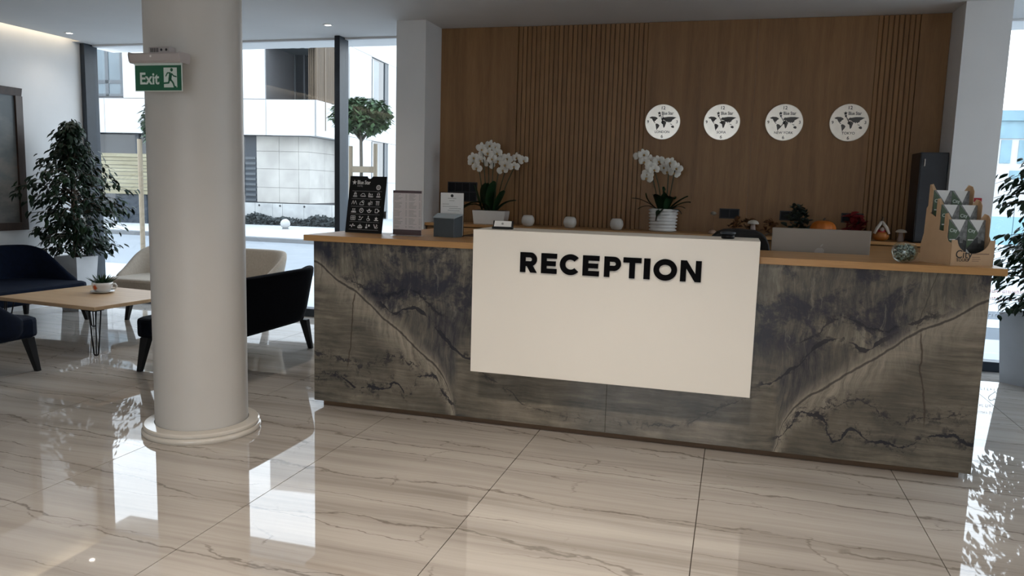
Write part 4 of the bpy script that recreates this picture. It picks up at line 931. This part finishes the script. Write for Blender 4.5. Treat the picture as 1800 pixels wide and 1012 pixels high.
# ================================================================== LOUNGE
def sofa(name, label, cat, loc, rz, Wd, D, fab, legw=None, zs=.43, zb=.775, leginset=.09):
    """low curved tub seat: wrap-round back that sinks towards the seat front; local front is -y"""
    t = thing(name, label, cat, loc, rz)
    # seat cushion with a rounded front
    mb = MB(); n = 10; P = []
    hw = Wd/2
    for (x, y) in [(-hw+.02, -D/2+.10), (-hw+.05, -D/2+.03), (-hw+.12, -D/2), (hw-.12, -D/2), (hw-.05, -D/2+.03), (hw-.02, -D/2+.10), (hw-.04, D/2-.12), (hw-.16, D/2-.05), (-hw+.16, D/2-.05), (-hw+.04, D/2-.12)]: P.append((x, y))
    mb.prism(P, lambda a,b,z: (a, b, z), zs-.155, zs); mb.build('seat', fab, t, bevel=.03)
    # wrap-round back
    path = []; rc = min(.30, hw*.7)
    def arc(cx, cy, a0, a1, k):
        for i in range(k+1):
            a = a0+(a1-a0)*i/k; path.append((cx+rc*math.cos(a), cy+rc*math.sin(a)))
    path.append((hw-.01, -D/2+.16)); path.append((hw, -D/2+.30)); arc(hw-rc, D/2-rc, 0, PI/2, 7)
    for i in range(1, 4): path.append((hw-rc-(Wd-2*rc)*i/4, D/2))
    arc(-hw+rc, D/2-rc, PI/2, PI, 7); path.append((-hw, -D/2+.30)); path.append((-hw+.01, -D/2+.16))
    L_ = [0]
    for p, q in zip(path, path[1:]): L_.append(L_[-1]+math.dist(p, q))
    tot = L_[-1]; vs = []; N = len(path)
    for i, (x, y) in enumerate(path):
        u = min(L_[i], tot-L_[i])/(D*.66+rc*.30); u = min(1, u); h = zs+.02+(zb-zs-.02)*(u*u*(3-2*u))
        p0 = path[max(0, i-1)]; p1 = path[min(N-1, i+1)]; d = Vector((p1[0]-p0[0], p1[1]-p0[1])).normalized(); nn = Vector((d.y, -d.x))  # outward
        fl_ = .085*(h-zs)/(zb-zs)
        th = .075
        for off, z in ((0, zs-.16), (fl_*.42+.004, (zs+h)/2-.06), (fl_, h-.03), (fl_-.012, h-.008), (fl_-.035, h), (fl_-.06, h-.010), (fl_-th, h-.035), (-th-.015, zs-.02), (-th-.02, zs-.16)):
            vs.append((x+nn.x*off, y+nn.y*off, z))
    K = 9
    fs = [(i*K+j, i*K+(j+1) % K, (i+1)*K+(j+1) % K, (i+1)*K+j) for i in range(N-1) for j in range(K)]
    fs += [tuple(range(K))[::-1], tuple(range((N-1)*K, N*K))]
    MB().add(vs, fs).build('backrest', fab, t, smooth=True, sub=1)
    lw = legw or hw-leginset
    for sx_, sy_ in ((-1, -1), (1, -1), (-1, 1), (1, 1)):
        x, y = sx_*lw, sy_*(D/2-.09); dx, dy = sx_*.035, sy_*.045
        MB().frustum((x+dx-.017, x+dx+.017, y+dy-.02, y+dy+.02, 0), (x-.032, x+.032, y-.036, y+.036, zs-.155)).build('leg', M['leg'], t, bevel=.004)
    return t
sofa('loveseat', 'navy velvet loveseat along the left wall, half hidden by the coffee table', 'sofa', (-7.03, 5.96, 0), PI/2, 1.42, .92, M['navy'], zs=.415, zb=.77)
sofa('armchair', 'navy armchair cut off by the left edge, nearest to the viewer', 'armchair', (-5.53, 4.34, 0), PI, .82, .76, M['navy'], zs=.43, zb=.77)
sofa('loveseat', 'near-black loveseat seen from behind, between the round column and the desk', 'sofa', (-4.085, 5.61, 0), -PI/2, 1.42, .84, M['darkfab'], zs=.43, zb=.78)
sofa('loveseat', 'beige loveseat by the window, seen on both sides of the round column', 'sofa', (-5.60, 7.12, 0), 0, 1.82, .80, M['beige'], legw=.60, zs=.45, zb=.77)
# coffee table
ct = thing('coffee_table', 'square pale oak coffee table with black hairpin legs', 'table', (-5.69, 5.77, 0), math.radians(-5.5))
bx('tabletop', M['tabletop'], ct, -.60, .60, -.50, .50, .397, .430, .004)
for sx_ in (-1, 1):
    for sy_ in (-1, 1):
        x, y = sx_*.555, sy_*.455; mb = MB(); ex_, ey_ = sx_*.7071, sy_*.7071     # outward diagonal
        Q = lambda o, w, z: (x+ex_*o-ey_*sx_*sy_*w*1, y+ey_*o+ex_*sx_*sy_*w*1, z)
        mb.tube([Q(-.01, -.046, .394), Q(.012, -.020, .05), Q(.015, -.017, .022), Q(.016, -.010, .010), Q(.016, 0, .0065), Q(.016, .010, .010), Q(.015, .017, .022), Q(.012, .020, .05), Q(-.01, .046, .394)], .006, 8)
        mb.tube([Q(-.075, 0, .394), Q(-.0, 0, .03), Q(.016, 0, .0085)], .006, 8)
        mb.box(x-.05, x+.05, y-.05, y+.05, .392, .397)
        mb.build('leg', M['leg'], ct, smooth=False)
cp = thing('cup_planter', 'white cup-shaped planter with orange leaf print and small spiky succulent', 'plant', (-5.735, 5.93, .4302))
MB().lathe([(.045, 0), (.075, .004), (.105, .014), (.108, .018), (.075, .012), (.04, .010)], 32).build('saucer', M['white'], cp, smooth=True)
MB().lathe([(.055, .012), (.068, .018), (.082, .04), (.090, .075), (.092, .100), (.088, .101), (.083, .075), (.0, .070)], 36, capt=False).build('cup', M['white'], cp, smooth=True)
MB().tube([(.088, .01, .085), (.118, .012, .088), (.132, .014, .066), (.118, .012, .042), (.080, .01, .036)], .008, 8).build('handle', M['white'], cp, rot=(0, 0, .25), smooth=True)
MB().lathe([(.082, .08), (.082, .086)], 20).build('soil', M['soil'], cp)
mp_ = []
for i in range(22):
    a = 2*PI*i/22; r_ = .034*(1 if i % 4 == 0 else (.5 if i % 2 else .78)); mp_.append((r_*math.cos(a+PI/2), r_*math.sin(a+PI/2)))
mb = MB()
for a, b in [(0, 0)]+mp_:
    th = -PI/2-.05+a/.087; zz = .058+b; rr_ = .0835+.008*((zz-.04)/.035 if zz < .075 else 1)+.0014
    mb.v.append((rr_*math.cos(th), rr_*math.sin(th), zz))
for i in range(22): mb.f.append([0, 1+i, 1+(i+1) % 22]); mb.mi.append(0)
mb.build('leaf_print', M['maple'], cp)
r_ = random.Random(12)
for i in range(26):
    a = i*2.4; k = i/26; L_ = .085+.055*k; el = 1.25-.95*k
    d = Vector((math.cos(a)*math.cos(el), math.sin(a)*math.cos(el), math.sin(el))); b0 = Vector((math.cos(a)*.03*k, math.sin(a)*.03*k, .085))
    s_ = d.cross(Vector((0, 0, 1))).normalized()*.012; n_ = s_.cross(d).normalized()*.005
    p = [b0, b0+d*L_*.4+s_-n_, b0+d*L_*.4-s_-n_, b0+d*L_*.4+n_, b0+d*L_+Vector((0, 0, .012))]
    MB().add(p, [(0,1,3),(0,3,2),(0,2,1),(1,4,3),(3,4,2),(2,4,1)]).build('leaf', M['orchleaf'], cp)

# ------------------------------------------------------------------ ficus trees
def ficus(label, loc, pot, trunk_h, crown, seed, n, pmat, llen=.085, wallx=-99, turn=0):
    """pot: (half bottom, half top, height); crown: fn(u)->radius for height share u; leaves hang from drooping twigs"""
    t = thing('potted_ficus', label, 'plant', loc); r_ = random.Random(seed); b, tp, h = pot
    mb = MB().frustum((-b, b, -b, b, 0), (-tp, tp, -tp, tp, h))
    mb.f.pop(1); mb.mi.pop(1)     # open top, inner walls below
    k = tp-.018
    mb.add([(-tp,-tp,h),(tp,-tp,h),(tp,tp,h),(-tp,tp,h),(-k,-k,h),(k,-k,h),(k,k,h),(-k,k,h),(-k,-k,h-.06),(k,-k,h-.06),(k,k,h-.06),(-k,k,h-.06)],
           [(0,1,5,4),(1,2,6,5),(2,3,7,6),(3,0,4,7),(4,5,9,8),(5,6,10,9),(6,7,11,10),(7,4,8,11)])
    mb.build('planter', pmat, t, rot=(0, 0, turn))
    MB().box(-k, k, -k, k, h-.07, h-.05).build('soil', M['soil'], t, rot=(0, 0, turn))
    z0 = h-.05
    for q in range(3):
        a = q*2.1; MB().tube([(.02*math.cos(a), .02*math.sin(a), z0), (.03*math.cos(a+1), .03*math.sin(a+1), z0+trunk_h*.3), (.02*math.cos(a+2), .02*math.sin(a+2), z0+trunk_h*.6), (.03*math.cos(a+3), .03*math.sin(a+3), z0+trunk_h*.95)], [.016, .014, .010, .004], 7).build('trunk', M['bark'], t)
    leaf = MB().add([(0,0,0),(llen*.3,-llen*.21,-.006),(llen*.68,-llen*.19,-.010),(llen,0,-.026),(llen*.68,llen*.19,-.010),(llen*.3,llen*.21,-.006),(llen*.35,0,.006),(llen*.7,0,-.002)],
                    [(0,1,6),(1,2,7,6),(2,3,7),(3,4,7),(4,5,6,7),(5,0,6)]).mesh('leaf', M['ficus'], True)
    spots = []; tw = MB()
    nb = int(n/11)
    for i in range(nb):
        u = (i+.5)/nb; a = r_.uniform(0, 2*PI); z = z0+.12+u*(trunk_h-.10); R = crown(u)*r_.uniform(.45, 1.1); ca_, sa_ = math.cos(a), math.sin(a)
        for lim, comp in ((loc[0]-XL-.09, -ca_), (7.78-loc[1]-.09, sa_), (loc[0]-wallx-.08, -ca_)):
            if comp > .01: R = min(R, max(.08, lim/comp))
        st = Vector((0, 0, z-.10)); mid = Vector((math.cos(a)*R*.55, math.sin(a)*R*.55, z+.06)); en = Vector((math.cos(a)*R, math.sin(a)*R, z-.05*R/.4))
        P = bez(st, mid, en, 6); tw.tube(P, [.005, .0045, .004, .003, .0025, .0015], 5)
        for j in range(11):
            v = .12+.88*r_.random()**.8; k_ = min(4, int(v*5)); p = P[k_].lerp(P[k_+1], v*5-k_)
            p = p+Vector((r_.gauss(0, .028), r_.gauss(0, .028), r_.gauss(0, .026)))
            dr = a+r_.uniform(-1.3, 1.3); spots.append((p, (r_.uniform(-.5, .5), r_.uniform(.1, 1.0), dr), r_.uniform(.7, 1.15)))
    tw.build('twigs', M['bark'], t)
    XW = XL-loc[0]+.02
    spots = [s for s in spots if s[0].x-.095 > max(XL, wallx)-loc[0] and s[0].y < 7.73-loc[1]]
    cam_l = Vector((0, 0, CAM_H))-Vector(loc)
    spots.sort(key=lambda s: (s[0]-cam_l).length)
    for p, ro, sc in spots[:300]:
        o = place('leaf', leaf, t, p, ro); o.scale = (sc,)*3
    rest = MB()
    lv = [v.co.copy() for v in leaf.vertices]; lf = [tuple(f.vertices) for f in leaf.polygons]
    for p, ro, sc in spots[300:]:
        mm_ = Matrix.Translation(p) @ Euler(ro).to_matrix().to_4x4() @ Matrix.Scale(sc, 4); rest.add([mm_ @ v for v in lv], lf)
    o = rest.build('foliage', M['ficus'], t, smooth=True); o['kind'] = 'stuff'
    return t
def crownL(u):
    pts = [(0, .40), (.12, .46), (.3, .56), (.5, .66), (.62, .58), (.70, .34), (.85, .20), (1, .06)]
    for (a, ra), (b, rb_) in zip(pts, pts[1:]):
        if u <= b: return ra+(rb_-ra)*(u-a)/(b-a)
    return .05
ficus('leafy ficus tree in a pale square planter in the left corner behind the navy loveseat', (-7.195, 7.08, 0), (.115, .155, .62), 1.52, crownL, 21, 2400, M['planterlight'], .086)
def crownR(u):
    pts = [(0, .58), (.2, .62), (.5, .58), (.75, .56), (1, .42)]
    for (a, ra), (b, rb_) in zip(pts, pts[1:]):
        if u <= b: return ra+(rb_-ra)*(u-a)/(b-a)
    return .1
ficus('leafy ficus tree in a tall grey planter at the right edge, beyond the desk', (2.605, 7.37, 0), (.245, .285, .60), 1.34, crownR, 33, 1900, M['planter'], .095, 1.997, -PI/4)

# window lettering on the right glass
dc = thing('glass_screen', 'low clear glass screen with grey heart and small red lettering outside the right window', 'screen', (2.72, 8.8, -.15))
bx('pane', M['glass'], dc, -.5, .9, .002, .010, .06, 1.15); bx('base_rail', M['greyalu'], dc, -.5, .9, -.02, .03, 0, .06)
hp = []
for i in range(40):
    a = 2*PI*i/40; hp.append((.0034*16*math.sin(a)**3-.05, .0034*(13*math.cos(a)-5*math.cos(2*a)-2*math.cos(3*a)-math.cos(4*a))+.605))
hm = MB()
for p, q in zip(hp, hp[1:]+hp[:1]):
    d = Vector((q[0]-p[0], q[1]-p[1])); n_ = Vector((-d.y, d.x)); n_ = n_.normalized()*.004 if n_.length > 1e-6 else Vector((0, .004))
    hm.add([(p[0]+n_.x, 0, p[1]+n_.y), (p[0]-n_.x, 0, p[1]-n_.y), (q[0]-n_.x, 0, q[1]-n_.y), (q[0]+n_.x, 0, q[1]+n_.y)], [(0,1,2,3)])
hm.build('heart_outline', M['greyink'], dc)
def scribble(z, h, mat, name, seed):
    r_ = random.Random(seed); mb = MB(); x = -.24
    while x < .16:
        w = r_.uniform(.016, .024)
        mb.add([(x,0,z),(x+.005,0,z),(x+.005,0,z+h),(x,0,z+h)], [(0,1,2,3)])
        if r_.random() < .7: mb.add([(x+w-.005,0,z),(x+w,0,z),(x+w,0,z+h),(x+w-.005,0,z+h)], [(0,1,2,3)])
        if r_.random() < .8: zz = z+h*r_.choice((0, .45, .86)); mb.add([(x,0,zz),(x+w,0,zz),(x+w,0,zz+.005),(x,0,zz+.005)], [(0,1,2,3)])
        x += w+.010
    mb.build(name, mat, dc)
redink = pm('red_decal_ink', (.55, .08, .10), .5)
scribble(.515, .03, M['greyink'], 'grey_text', 4); scribble(.69, .03, redink, 'red_text', 3); scribble(.765, .03, redink, 'red_text', 2)

# ================================================================== OUTSIDE
GZ = -.15
struct(bx('pavement', M['pave'], None, -60, 2.0, 7.97, 12.4, GZ-.2, GZ))
struct(bx('road', M['road'], None, -60, 2.0, 12.4, 19.0, GZ-.2, GZ-.01))
struct(bx('kerb', M['kerb'], None, -60, 2.0, 19.0, 19.35, GZ-.2, GZ+.10))
struct(bx('far_pavement', M['pave'], None, -60, 2.0, 19.35, 40, GZ-.2, GZ+.085))
struct(bx('forecourt', M['pave'], None, 2.0, 60, 7.97, 10.6, GZ-.2, GZ))
sr = struct(bx('side_road', M['darkbar'], None, 2.0, 60, 10.6, 13.5, GZ-.2, GZ-.01))
bx('road_marking', M['pave'], sr, 2.05, 60, 11.66, 12.5, GZ-.012, GZ-.004)
struct(bx('far_forecourt', M['pave'], None, 2.0, 60, 13.5, 60, GZ-.2, GZ-.01))
struct(bx('outer_ground', M['pave'], None, XL-12, XR+30, -40, YF-.12, GZ-.2, GZ))
struct(bx('side_ground', M['pave'], None, XR+.12, 60, YF-.12, 7.97, GZ-.2, GZ))
BS = 1.333
bl = thing('building', 'white panelled building across the street with stone base and recessed corner balcony', 'building', (-15.07, 25.95, 0), math.radians(5.5))
Z = lambda z: 1.333*z-.507
X_ = lambda x: 1.333*x
def BB(n, mt, x0, x1, y0, y1, z0, z1, par=None): return bx(n, M[mt], par or bl, X_(x0), X_(x1), X_(y0), X_(y1), Z(z0), Z(z1))
# core masses
BB('wall', 'joint', -22, -1.51, .03, 12, 2.83, 7.19)
BB('wall', 'joint', -1.51, -.03, 2.25, 14, 2.83, 8.32)
BB('wall', 'joint', -22, -.45, .45, 14, .35, 2.83)
BB('wall', 'joint', -1.51, -.03, .03, 2.25, 5.42, 8.32)
BB('floor_slab', 'render', -1.51, -.02, .05, 2.25, 2.83, 3.0)
# white band under the windows, in panels
xs = [-14, -12.1, -10.2, -8.4, -6.6, -4.8, -3.2, -1.51, 0]
for a, b in zip(xs, xs[1:]): BB('panel', 'render', a+.006, b-.006, -.02, .05, 2.82, 3.80)
for a, b in ((-.02, 2.22),): BB('panel', 'render', -.05, .0, a, b, 2.82, 3.80)
# upper wall panels of the street front
for a, b in ((-8.9, -7.4), (-5.97, -4.6), (-4.6, -3.1), (-3.1, -1.52)): BB('panel', 'render', a+.006, b-.006, -.02, .05, 3.815, 6.2)
BB('panel', 'render', -7.4, -5.97, -.02, .05, 5.5, 6.2); BB('panel', 'render', -1.51, 0, -.02, .05, 5.42, 6.2)
w_ = BB('window', 'darkglass', -7.4, -5.98, .03, .06, 3.86, 5.5)
for a, b, c, d in ((-7.4,-7.3,3.86,5.5),(-6.06,-5.98,3.86,5.5),(-6.55,-6.44,3.86,5.5),(-7.3,-6.06,3.86,3.93),(-7.3,-6.06,5.42,5.5),(-7.3,-6.06,4.22,4.32)): BB('window_bar', 'greyalu', a, b, -.005, .035, c, d, w_)
for a, b, c, d in ((-7.3,-6.55,4.32,5.42),(-6.44,-6.06,4.32,5.42),(-7.3,-6.55,3.93,4.22),(-6.44,-6.06,3.93,4.22)): BB('pane', 'paleglass', a, b, .012, .028, c, d, w_)
# recessed balcony: glazing and timber slats
g_ = BB('balcony_glazing', 'darkglass', -1.51, -.50, 1.75, 1.8, 3.0, 5.42)
for a in (-1.5, -1.2, -.86, -.55): BB('glazing_post', 'greyalu', a, a+.05, 1.70, 1.75, 3.0, 5.42, g_)
BB('soffit', 'greyalu', -1.51, -.02, .05, 2.2, 5.30, 5.42)
for i in range(9): BB('facade_slat', 'slat', -.50+i*.058, -.462+i*.058, .55, .62, 3.0, 5.30)
BB('slat_backing', 'slat', -.50, -.08, .62, .66, 3.0, 5.30)
for i in range(26): BB('facade_slat', 'slat', -.06, -.01, .06+i*.083, .115+i*.083, 3.8, 5.42)
for i in range(3): BB('soffit_lamp', 'whiteink', -1.2+i*.3, -1.05+i*.3, .5, .56, 5.28, 5.30)
for a, b in ((-22, -8.9), (-8.9, -5.97), (-5.97, -3.1), (-3.1, -1.52)): BB('panel', 'render', a+.006, b-.006, -.02, .05, 6.21, 7.2)
BB('panel', 'render', -1.51, 0, -.02, .05, 6.21, 8.33); BB('panel', 'render', -.03, .0, .06, 2.24, 5.44, 8.33)
# travertine base
cols = [-2.03, -1.33, -.98+.25, -.41]
rows = [.93, 1.36, 1.89, 2.39, 2.82]
for r0, r1 in zip(rows, rows[1:]):
    for a, b in zip(cols, cols[1:]): BB('stone_block', 'traver', a+.004, b-.004, .38, .46, r0+.004, r1-.004)
    for a, b in ((.38, 1.4), (1.4, 2.6), (2.6, 4.0)): BB('stone_block', 'traver', -.47, -.405, a+.004, b-.004, r0+.004, r1-.004)
sh = BB('louvre_door', 'frame', -2.4, -2.04, .40, .46, .35, 2.82)
for i in range(12): BB('louvre', 'greyalu', -2.38, -2.06, .37, .40, .5+i*.15, .57+i*.15, sh)
# ground-floor glazing to the left
gg = BB('shopfront', 'darkglass', -9, -2.4, .40, .46, .35, 2.82)
for a in (-9, -7.4, -5.9, -4.4, -2.9): BB('glazing_post', 'frame', a, a+.12, .34, .42, .35, 2.82, gg)
BB('blind', 'greyalu', -5.4, -4.5, .37, .40, 2.1, 2.75, gg)
# receding side with windows
ys = [2.24, 4.1, 5.72, 7.4, 9.2, 11]
for a, b in zip(ys, ys[1:]):
    BB('panel', 'render', -.02, .04, a+.006, b-.006, 5.66, 8.33); BB('panel', 'render', -.02, .04, a+.006, b-.006, 2.965, 3.79 if a != 4.1 else 3.70)
    if a != 4.1:
        BB('panel', 'render', -.02, .04, a+.006, b-.006, 3.80, 5.65); BB('panel', 'render', -.02, .04, a+.006, b-.006, 1.6, 2.955); BB('panel', 'render', -.02, .04, a+.006, b-.006, .3, 1.59)
for z0, z1 in ((3.72, 5.64), (.6, 2.955)):
    w_ = BB('window', 'darkglass', -.06, -.02, 4.12, 5.70, z0, z1)
    BB('pane', 'paleglass', -.025, -.012, 4.35, 4.9, z0+.04, z1-.06, w_); BB('window_bar', 'render', -.02, .0, 4.30, 4.36, z0, z1-.03, w_); BB('window_bar', 'greyalu', -.02, .01, 5.45, 5.70, z0, z1, w_)
# low concrete wall and scrub before it
cw = thing('retaining_wall', 'low stained concrete wall with bolt holes at the foot of the stone facade', 'wall', (-15.07, 25.95, 0), math.radians(5.5))
xs = [-2.6, -1.75, -1.22, -.92, -.28, .55, 1.4]
for a, b in zip(xs, xs[1:]): BB('concrete_panel', 'concrete', a+.004, b-.004, -.25, -.02, .10, .92, cw)
for x in (-1.62, -.99, -.26): MB().lathe([(.035, 0), (.035, .02)], 10).build('bolt_hole', M['blackmatte'], cw, (X_(x), X_(-.25), Z(.86)), FRONT)
r_ = random.Random(4); mb = MB()
for i in range(5200):
    x = X_(-2.6+4.0*r_.random()); h = .30+.07*math.sin(x*2.1)+.05*math.sin(x*5.3); y = X_(-.62+.3*r_.random()); z = GZ+.08+h*r_.random()
    a, b = r_.uniform(0, 6.3), r_.uniform(-.8, .8); s_ = r_.uniform(.06, .13); d = Vector((math.cos(a)*math.cos(b), math.sin(a)*math.cos(b), math.sin(b)))*s_; n_ = d.orthogonal().normalized()*s_*.4; p = Vector((x, y, z))
    mb.add([p, p+d*.5+n_, p+d, p+d*.5-n_], [(0,1,2,3)])
sb = mb.build('scrub', M['weed'], None, (-15.07, 25.95, 0), (0, 0, math.radians(5.5))); sb['kind'] = 'stuff'; tag(sb, 'dark scrubby strip of weeds below the low concrete wall', 'plants')
# raised board stack on the left
bf = thing('board_stack', 'raised stack of yellowish boards across the street, left of the column', 'boards', (-15.07, 25.95, 0), math.radians(5.5))
r_ = random.Random(6); z = 1.10
for i in range(11):
    h = .072+.028*r_.random(); BB('board', 'board', -5.75+.03*r_.random(), -3.72+.1*r_.random(), -2.1-.02*r_.random(), -1.7, z, z+h, bf); z += h+.012
BB('dark_box', 'frame', -4.82, -3.9, -2.0, -1.7, .30, 1.09, bf); BB('leg', 'timber', -5.72, -5.62, -2.05, -1.75, .30, 1.09, bf)  # plain dark box and a timber leg under the boards
cr = thing('car', 'white car with red tail lamp partly hidden below the raised boards', 'car', (-15.07, 25.95, 0), math.radians(5.5))
cp_ = [(-7.4, .42), (-5.0, .42), (-4.95, .62), (-4.98, .80), (-5.12, .96), (-5.5, 1.04), (-6.4, 1.04), (-6.8, .80), (-7.4, .74)]
MB().prism([(X_(a), Z(b)) for a, b in cp_], lambda a,b,t: (a, t, b), X_(-2.9), X_(-2.3)).build('body', M['carwhite'], cr, bevel=.03)
MB().prism([(X_(a), Z(b)) for a, b in [(-6.7, .80), (-5.15, .80), (-5.25, .94), (-5.5, 1.0), (-6.35, 1.0)]], lambda a,b,t: (a, t, b), X_(-2.93), X_(-2.90)).build('window', M['darkglass'], cr)
bx('tail_lamp', M['red'], cr, X_(-5.02), X_(-4.94), X_(-2.92), X_(-2.72), Z(.62), Z(.76))
for x in (-6.9, -5.45): MB().lathe([(.26, -.08), (.28, -.04), (.28, .04), (.26, .08)], 20).build('wheel', M['blackmatte'], cr, (X_(x), X_(-2.88), GZ+.36), FRONT)
# concrete balls on the far pavement
ballm = (MB().ball((0,0,.16), .165, 20, 12).mesh('ball', M['ball'], True), MB().lathe([(.11, 0), (.11, .03)], 16).mesh('foot', M['kerb']))
for x, y, lab in ((-14.75, 23.3, 'white concrete ball bollard on the far pavement between column and desk'), (-22.3, 24.6, 'white concrete ball bollard on the far pavement left of the column')):
    b_ = thing('ball_bollard', lab, 'bollard', (x, y, GZ+.085), group='ball bollards on the far pavement')
    place('ball', ballm[0], b_, (0, 0, .02)); place('foot', ballm[1], b_)
# staked street trees
def tree(x, y, z0, zc0, zc1, rad, label, stakes, seed):
    t = thing('street_tree', label, 'tree', (x, y, GZ)); r_ = random.Random(seed); h = zc0-GZ
    MB().tube([(0, 0, 0), (.01, .0, h*.5), (-.01, 0, h), (0, 0, h+.25)], [.035, .03, .026, .012], 8).build('trunk', M['treebark'], t)
    for k in range(5):
        a = k*1.26; MB().tube([(0, 0, h-.15), (rad*.4*math.cos(a), rad*.4*math.sin(a), h+.1), (rad*.8*math.cos(a), rad*.8*math.sin(a), h+.35)], [.016, .012, .005], 6).build('branch', M['treebark'], t)
    mb = MB(); zc = (zc0+zc1)/2-GZ; hz = (zc1-zc0)/2
    for i in range(2600):
        while 1:
            p = Vector((r_.uniform(-1, 1), r_.uniform(-1, 1), r_.uniform(-1, 1)))
            if .35 < p.length < 1: break
        q = Vector((p.x*rad, p.y*rad, zc+p.z*hz*(1 if p.z > 0 else 1.1))); a, b = r_.uniform(0, 6.3), r_.uniform(-1.0, .2); s_ = r_.uniform(.08, .15)
        d = Vector((math.cos(a)*math.cos(b), math.sin(a)*math.cos(b), math.sin(b)))*s_; n_ = d.cross(Vector((0,0,1))).normalized()*s_*.26
        mb.add([q, q+d*.5+n_, q+d, q+d*.5-n_], [(0,1,2,3)])
    o = mb.build('foliage', M['treeleaf'], t); o['kind'] = 'stuff'
    for sx, sy, hh in stakes: MB().tube([(sx, sy, 0), (sx, sy, hh)], .035, 8).build('stake', M['timber'], t)
    if len(stakes) > 1:
        (a, b, h0), (c, d, h1) = stakes[:2]; MB().box(a, c, b-.02, b+.02, min(h0, h1)-.42, min(h0, h1)-.32).build('crossbar', M['timber'], t)
    return t
tree(-5.90, 11.56, 0, 2.36, 2.93, .50, 'small round-crowned street tree held by two stakes, right of the mullion', [(-.14, -.10, 2.28), (.30, -.10, 2.32)], 1)
tree(-8.52, 10.05, 0, 2.02, 2.72, .24, 'street tree with a single tall pale stake, mostly hidden by the round column', [(-.12, -.30, 2.25)], 2)
# right-hand outlook
fb = thing('building', 'distant pale building with blue glazing seen through the right window', 'building', (18, 62, GZ))
bx('wall', M['render'], fb, -12, 30, 0, 10, 0, 6.1)
bx('roof', M['bluegls'], fb, -12, 30, -.3, 10, 7.3, 8.0)
bx('upper_storey', M['bluegls'], fb, -12, 30, -.1, 10, 6.1, 7.3)
for i in range(20): bx('window', M['bluegls'], fb, -6+i*1.1, -5.35+i*1.1, -.06, 0, 4.4, 6.0)
for i in range(20): bx('window', M['darkbar'], fb, -6+i*1.4, -5.1+i*1.4, -.06, 0, 1.9, 2.7)
for i in range(8): bx('window', M['bluegls'], fb, -6+i*3.1, -4.9+i*3.1, -.06, 0, 3.3, 3.9)
hb = thing('hoarding', 'pale blue and white site hoarding beyond the right window', 'fence', (10, 33, GZ))
for i in range(12): bx('panel', M['paleblue'], hb, -6+i*1.5, -4.52+i*1.5, 0, .06, .1, 1.15)
for i in range(12): bx('panel', M['render'], hb, -6+i*1.5, -4.52+i*1.5, 0.01, .05, 1.16, 2.35)
for i in range(13): bx('post', M['greyalu'], hb, -6.03+i*1.5, -5.97+i*1.5, .06, .12, 0, 2.4)
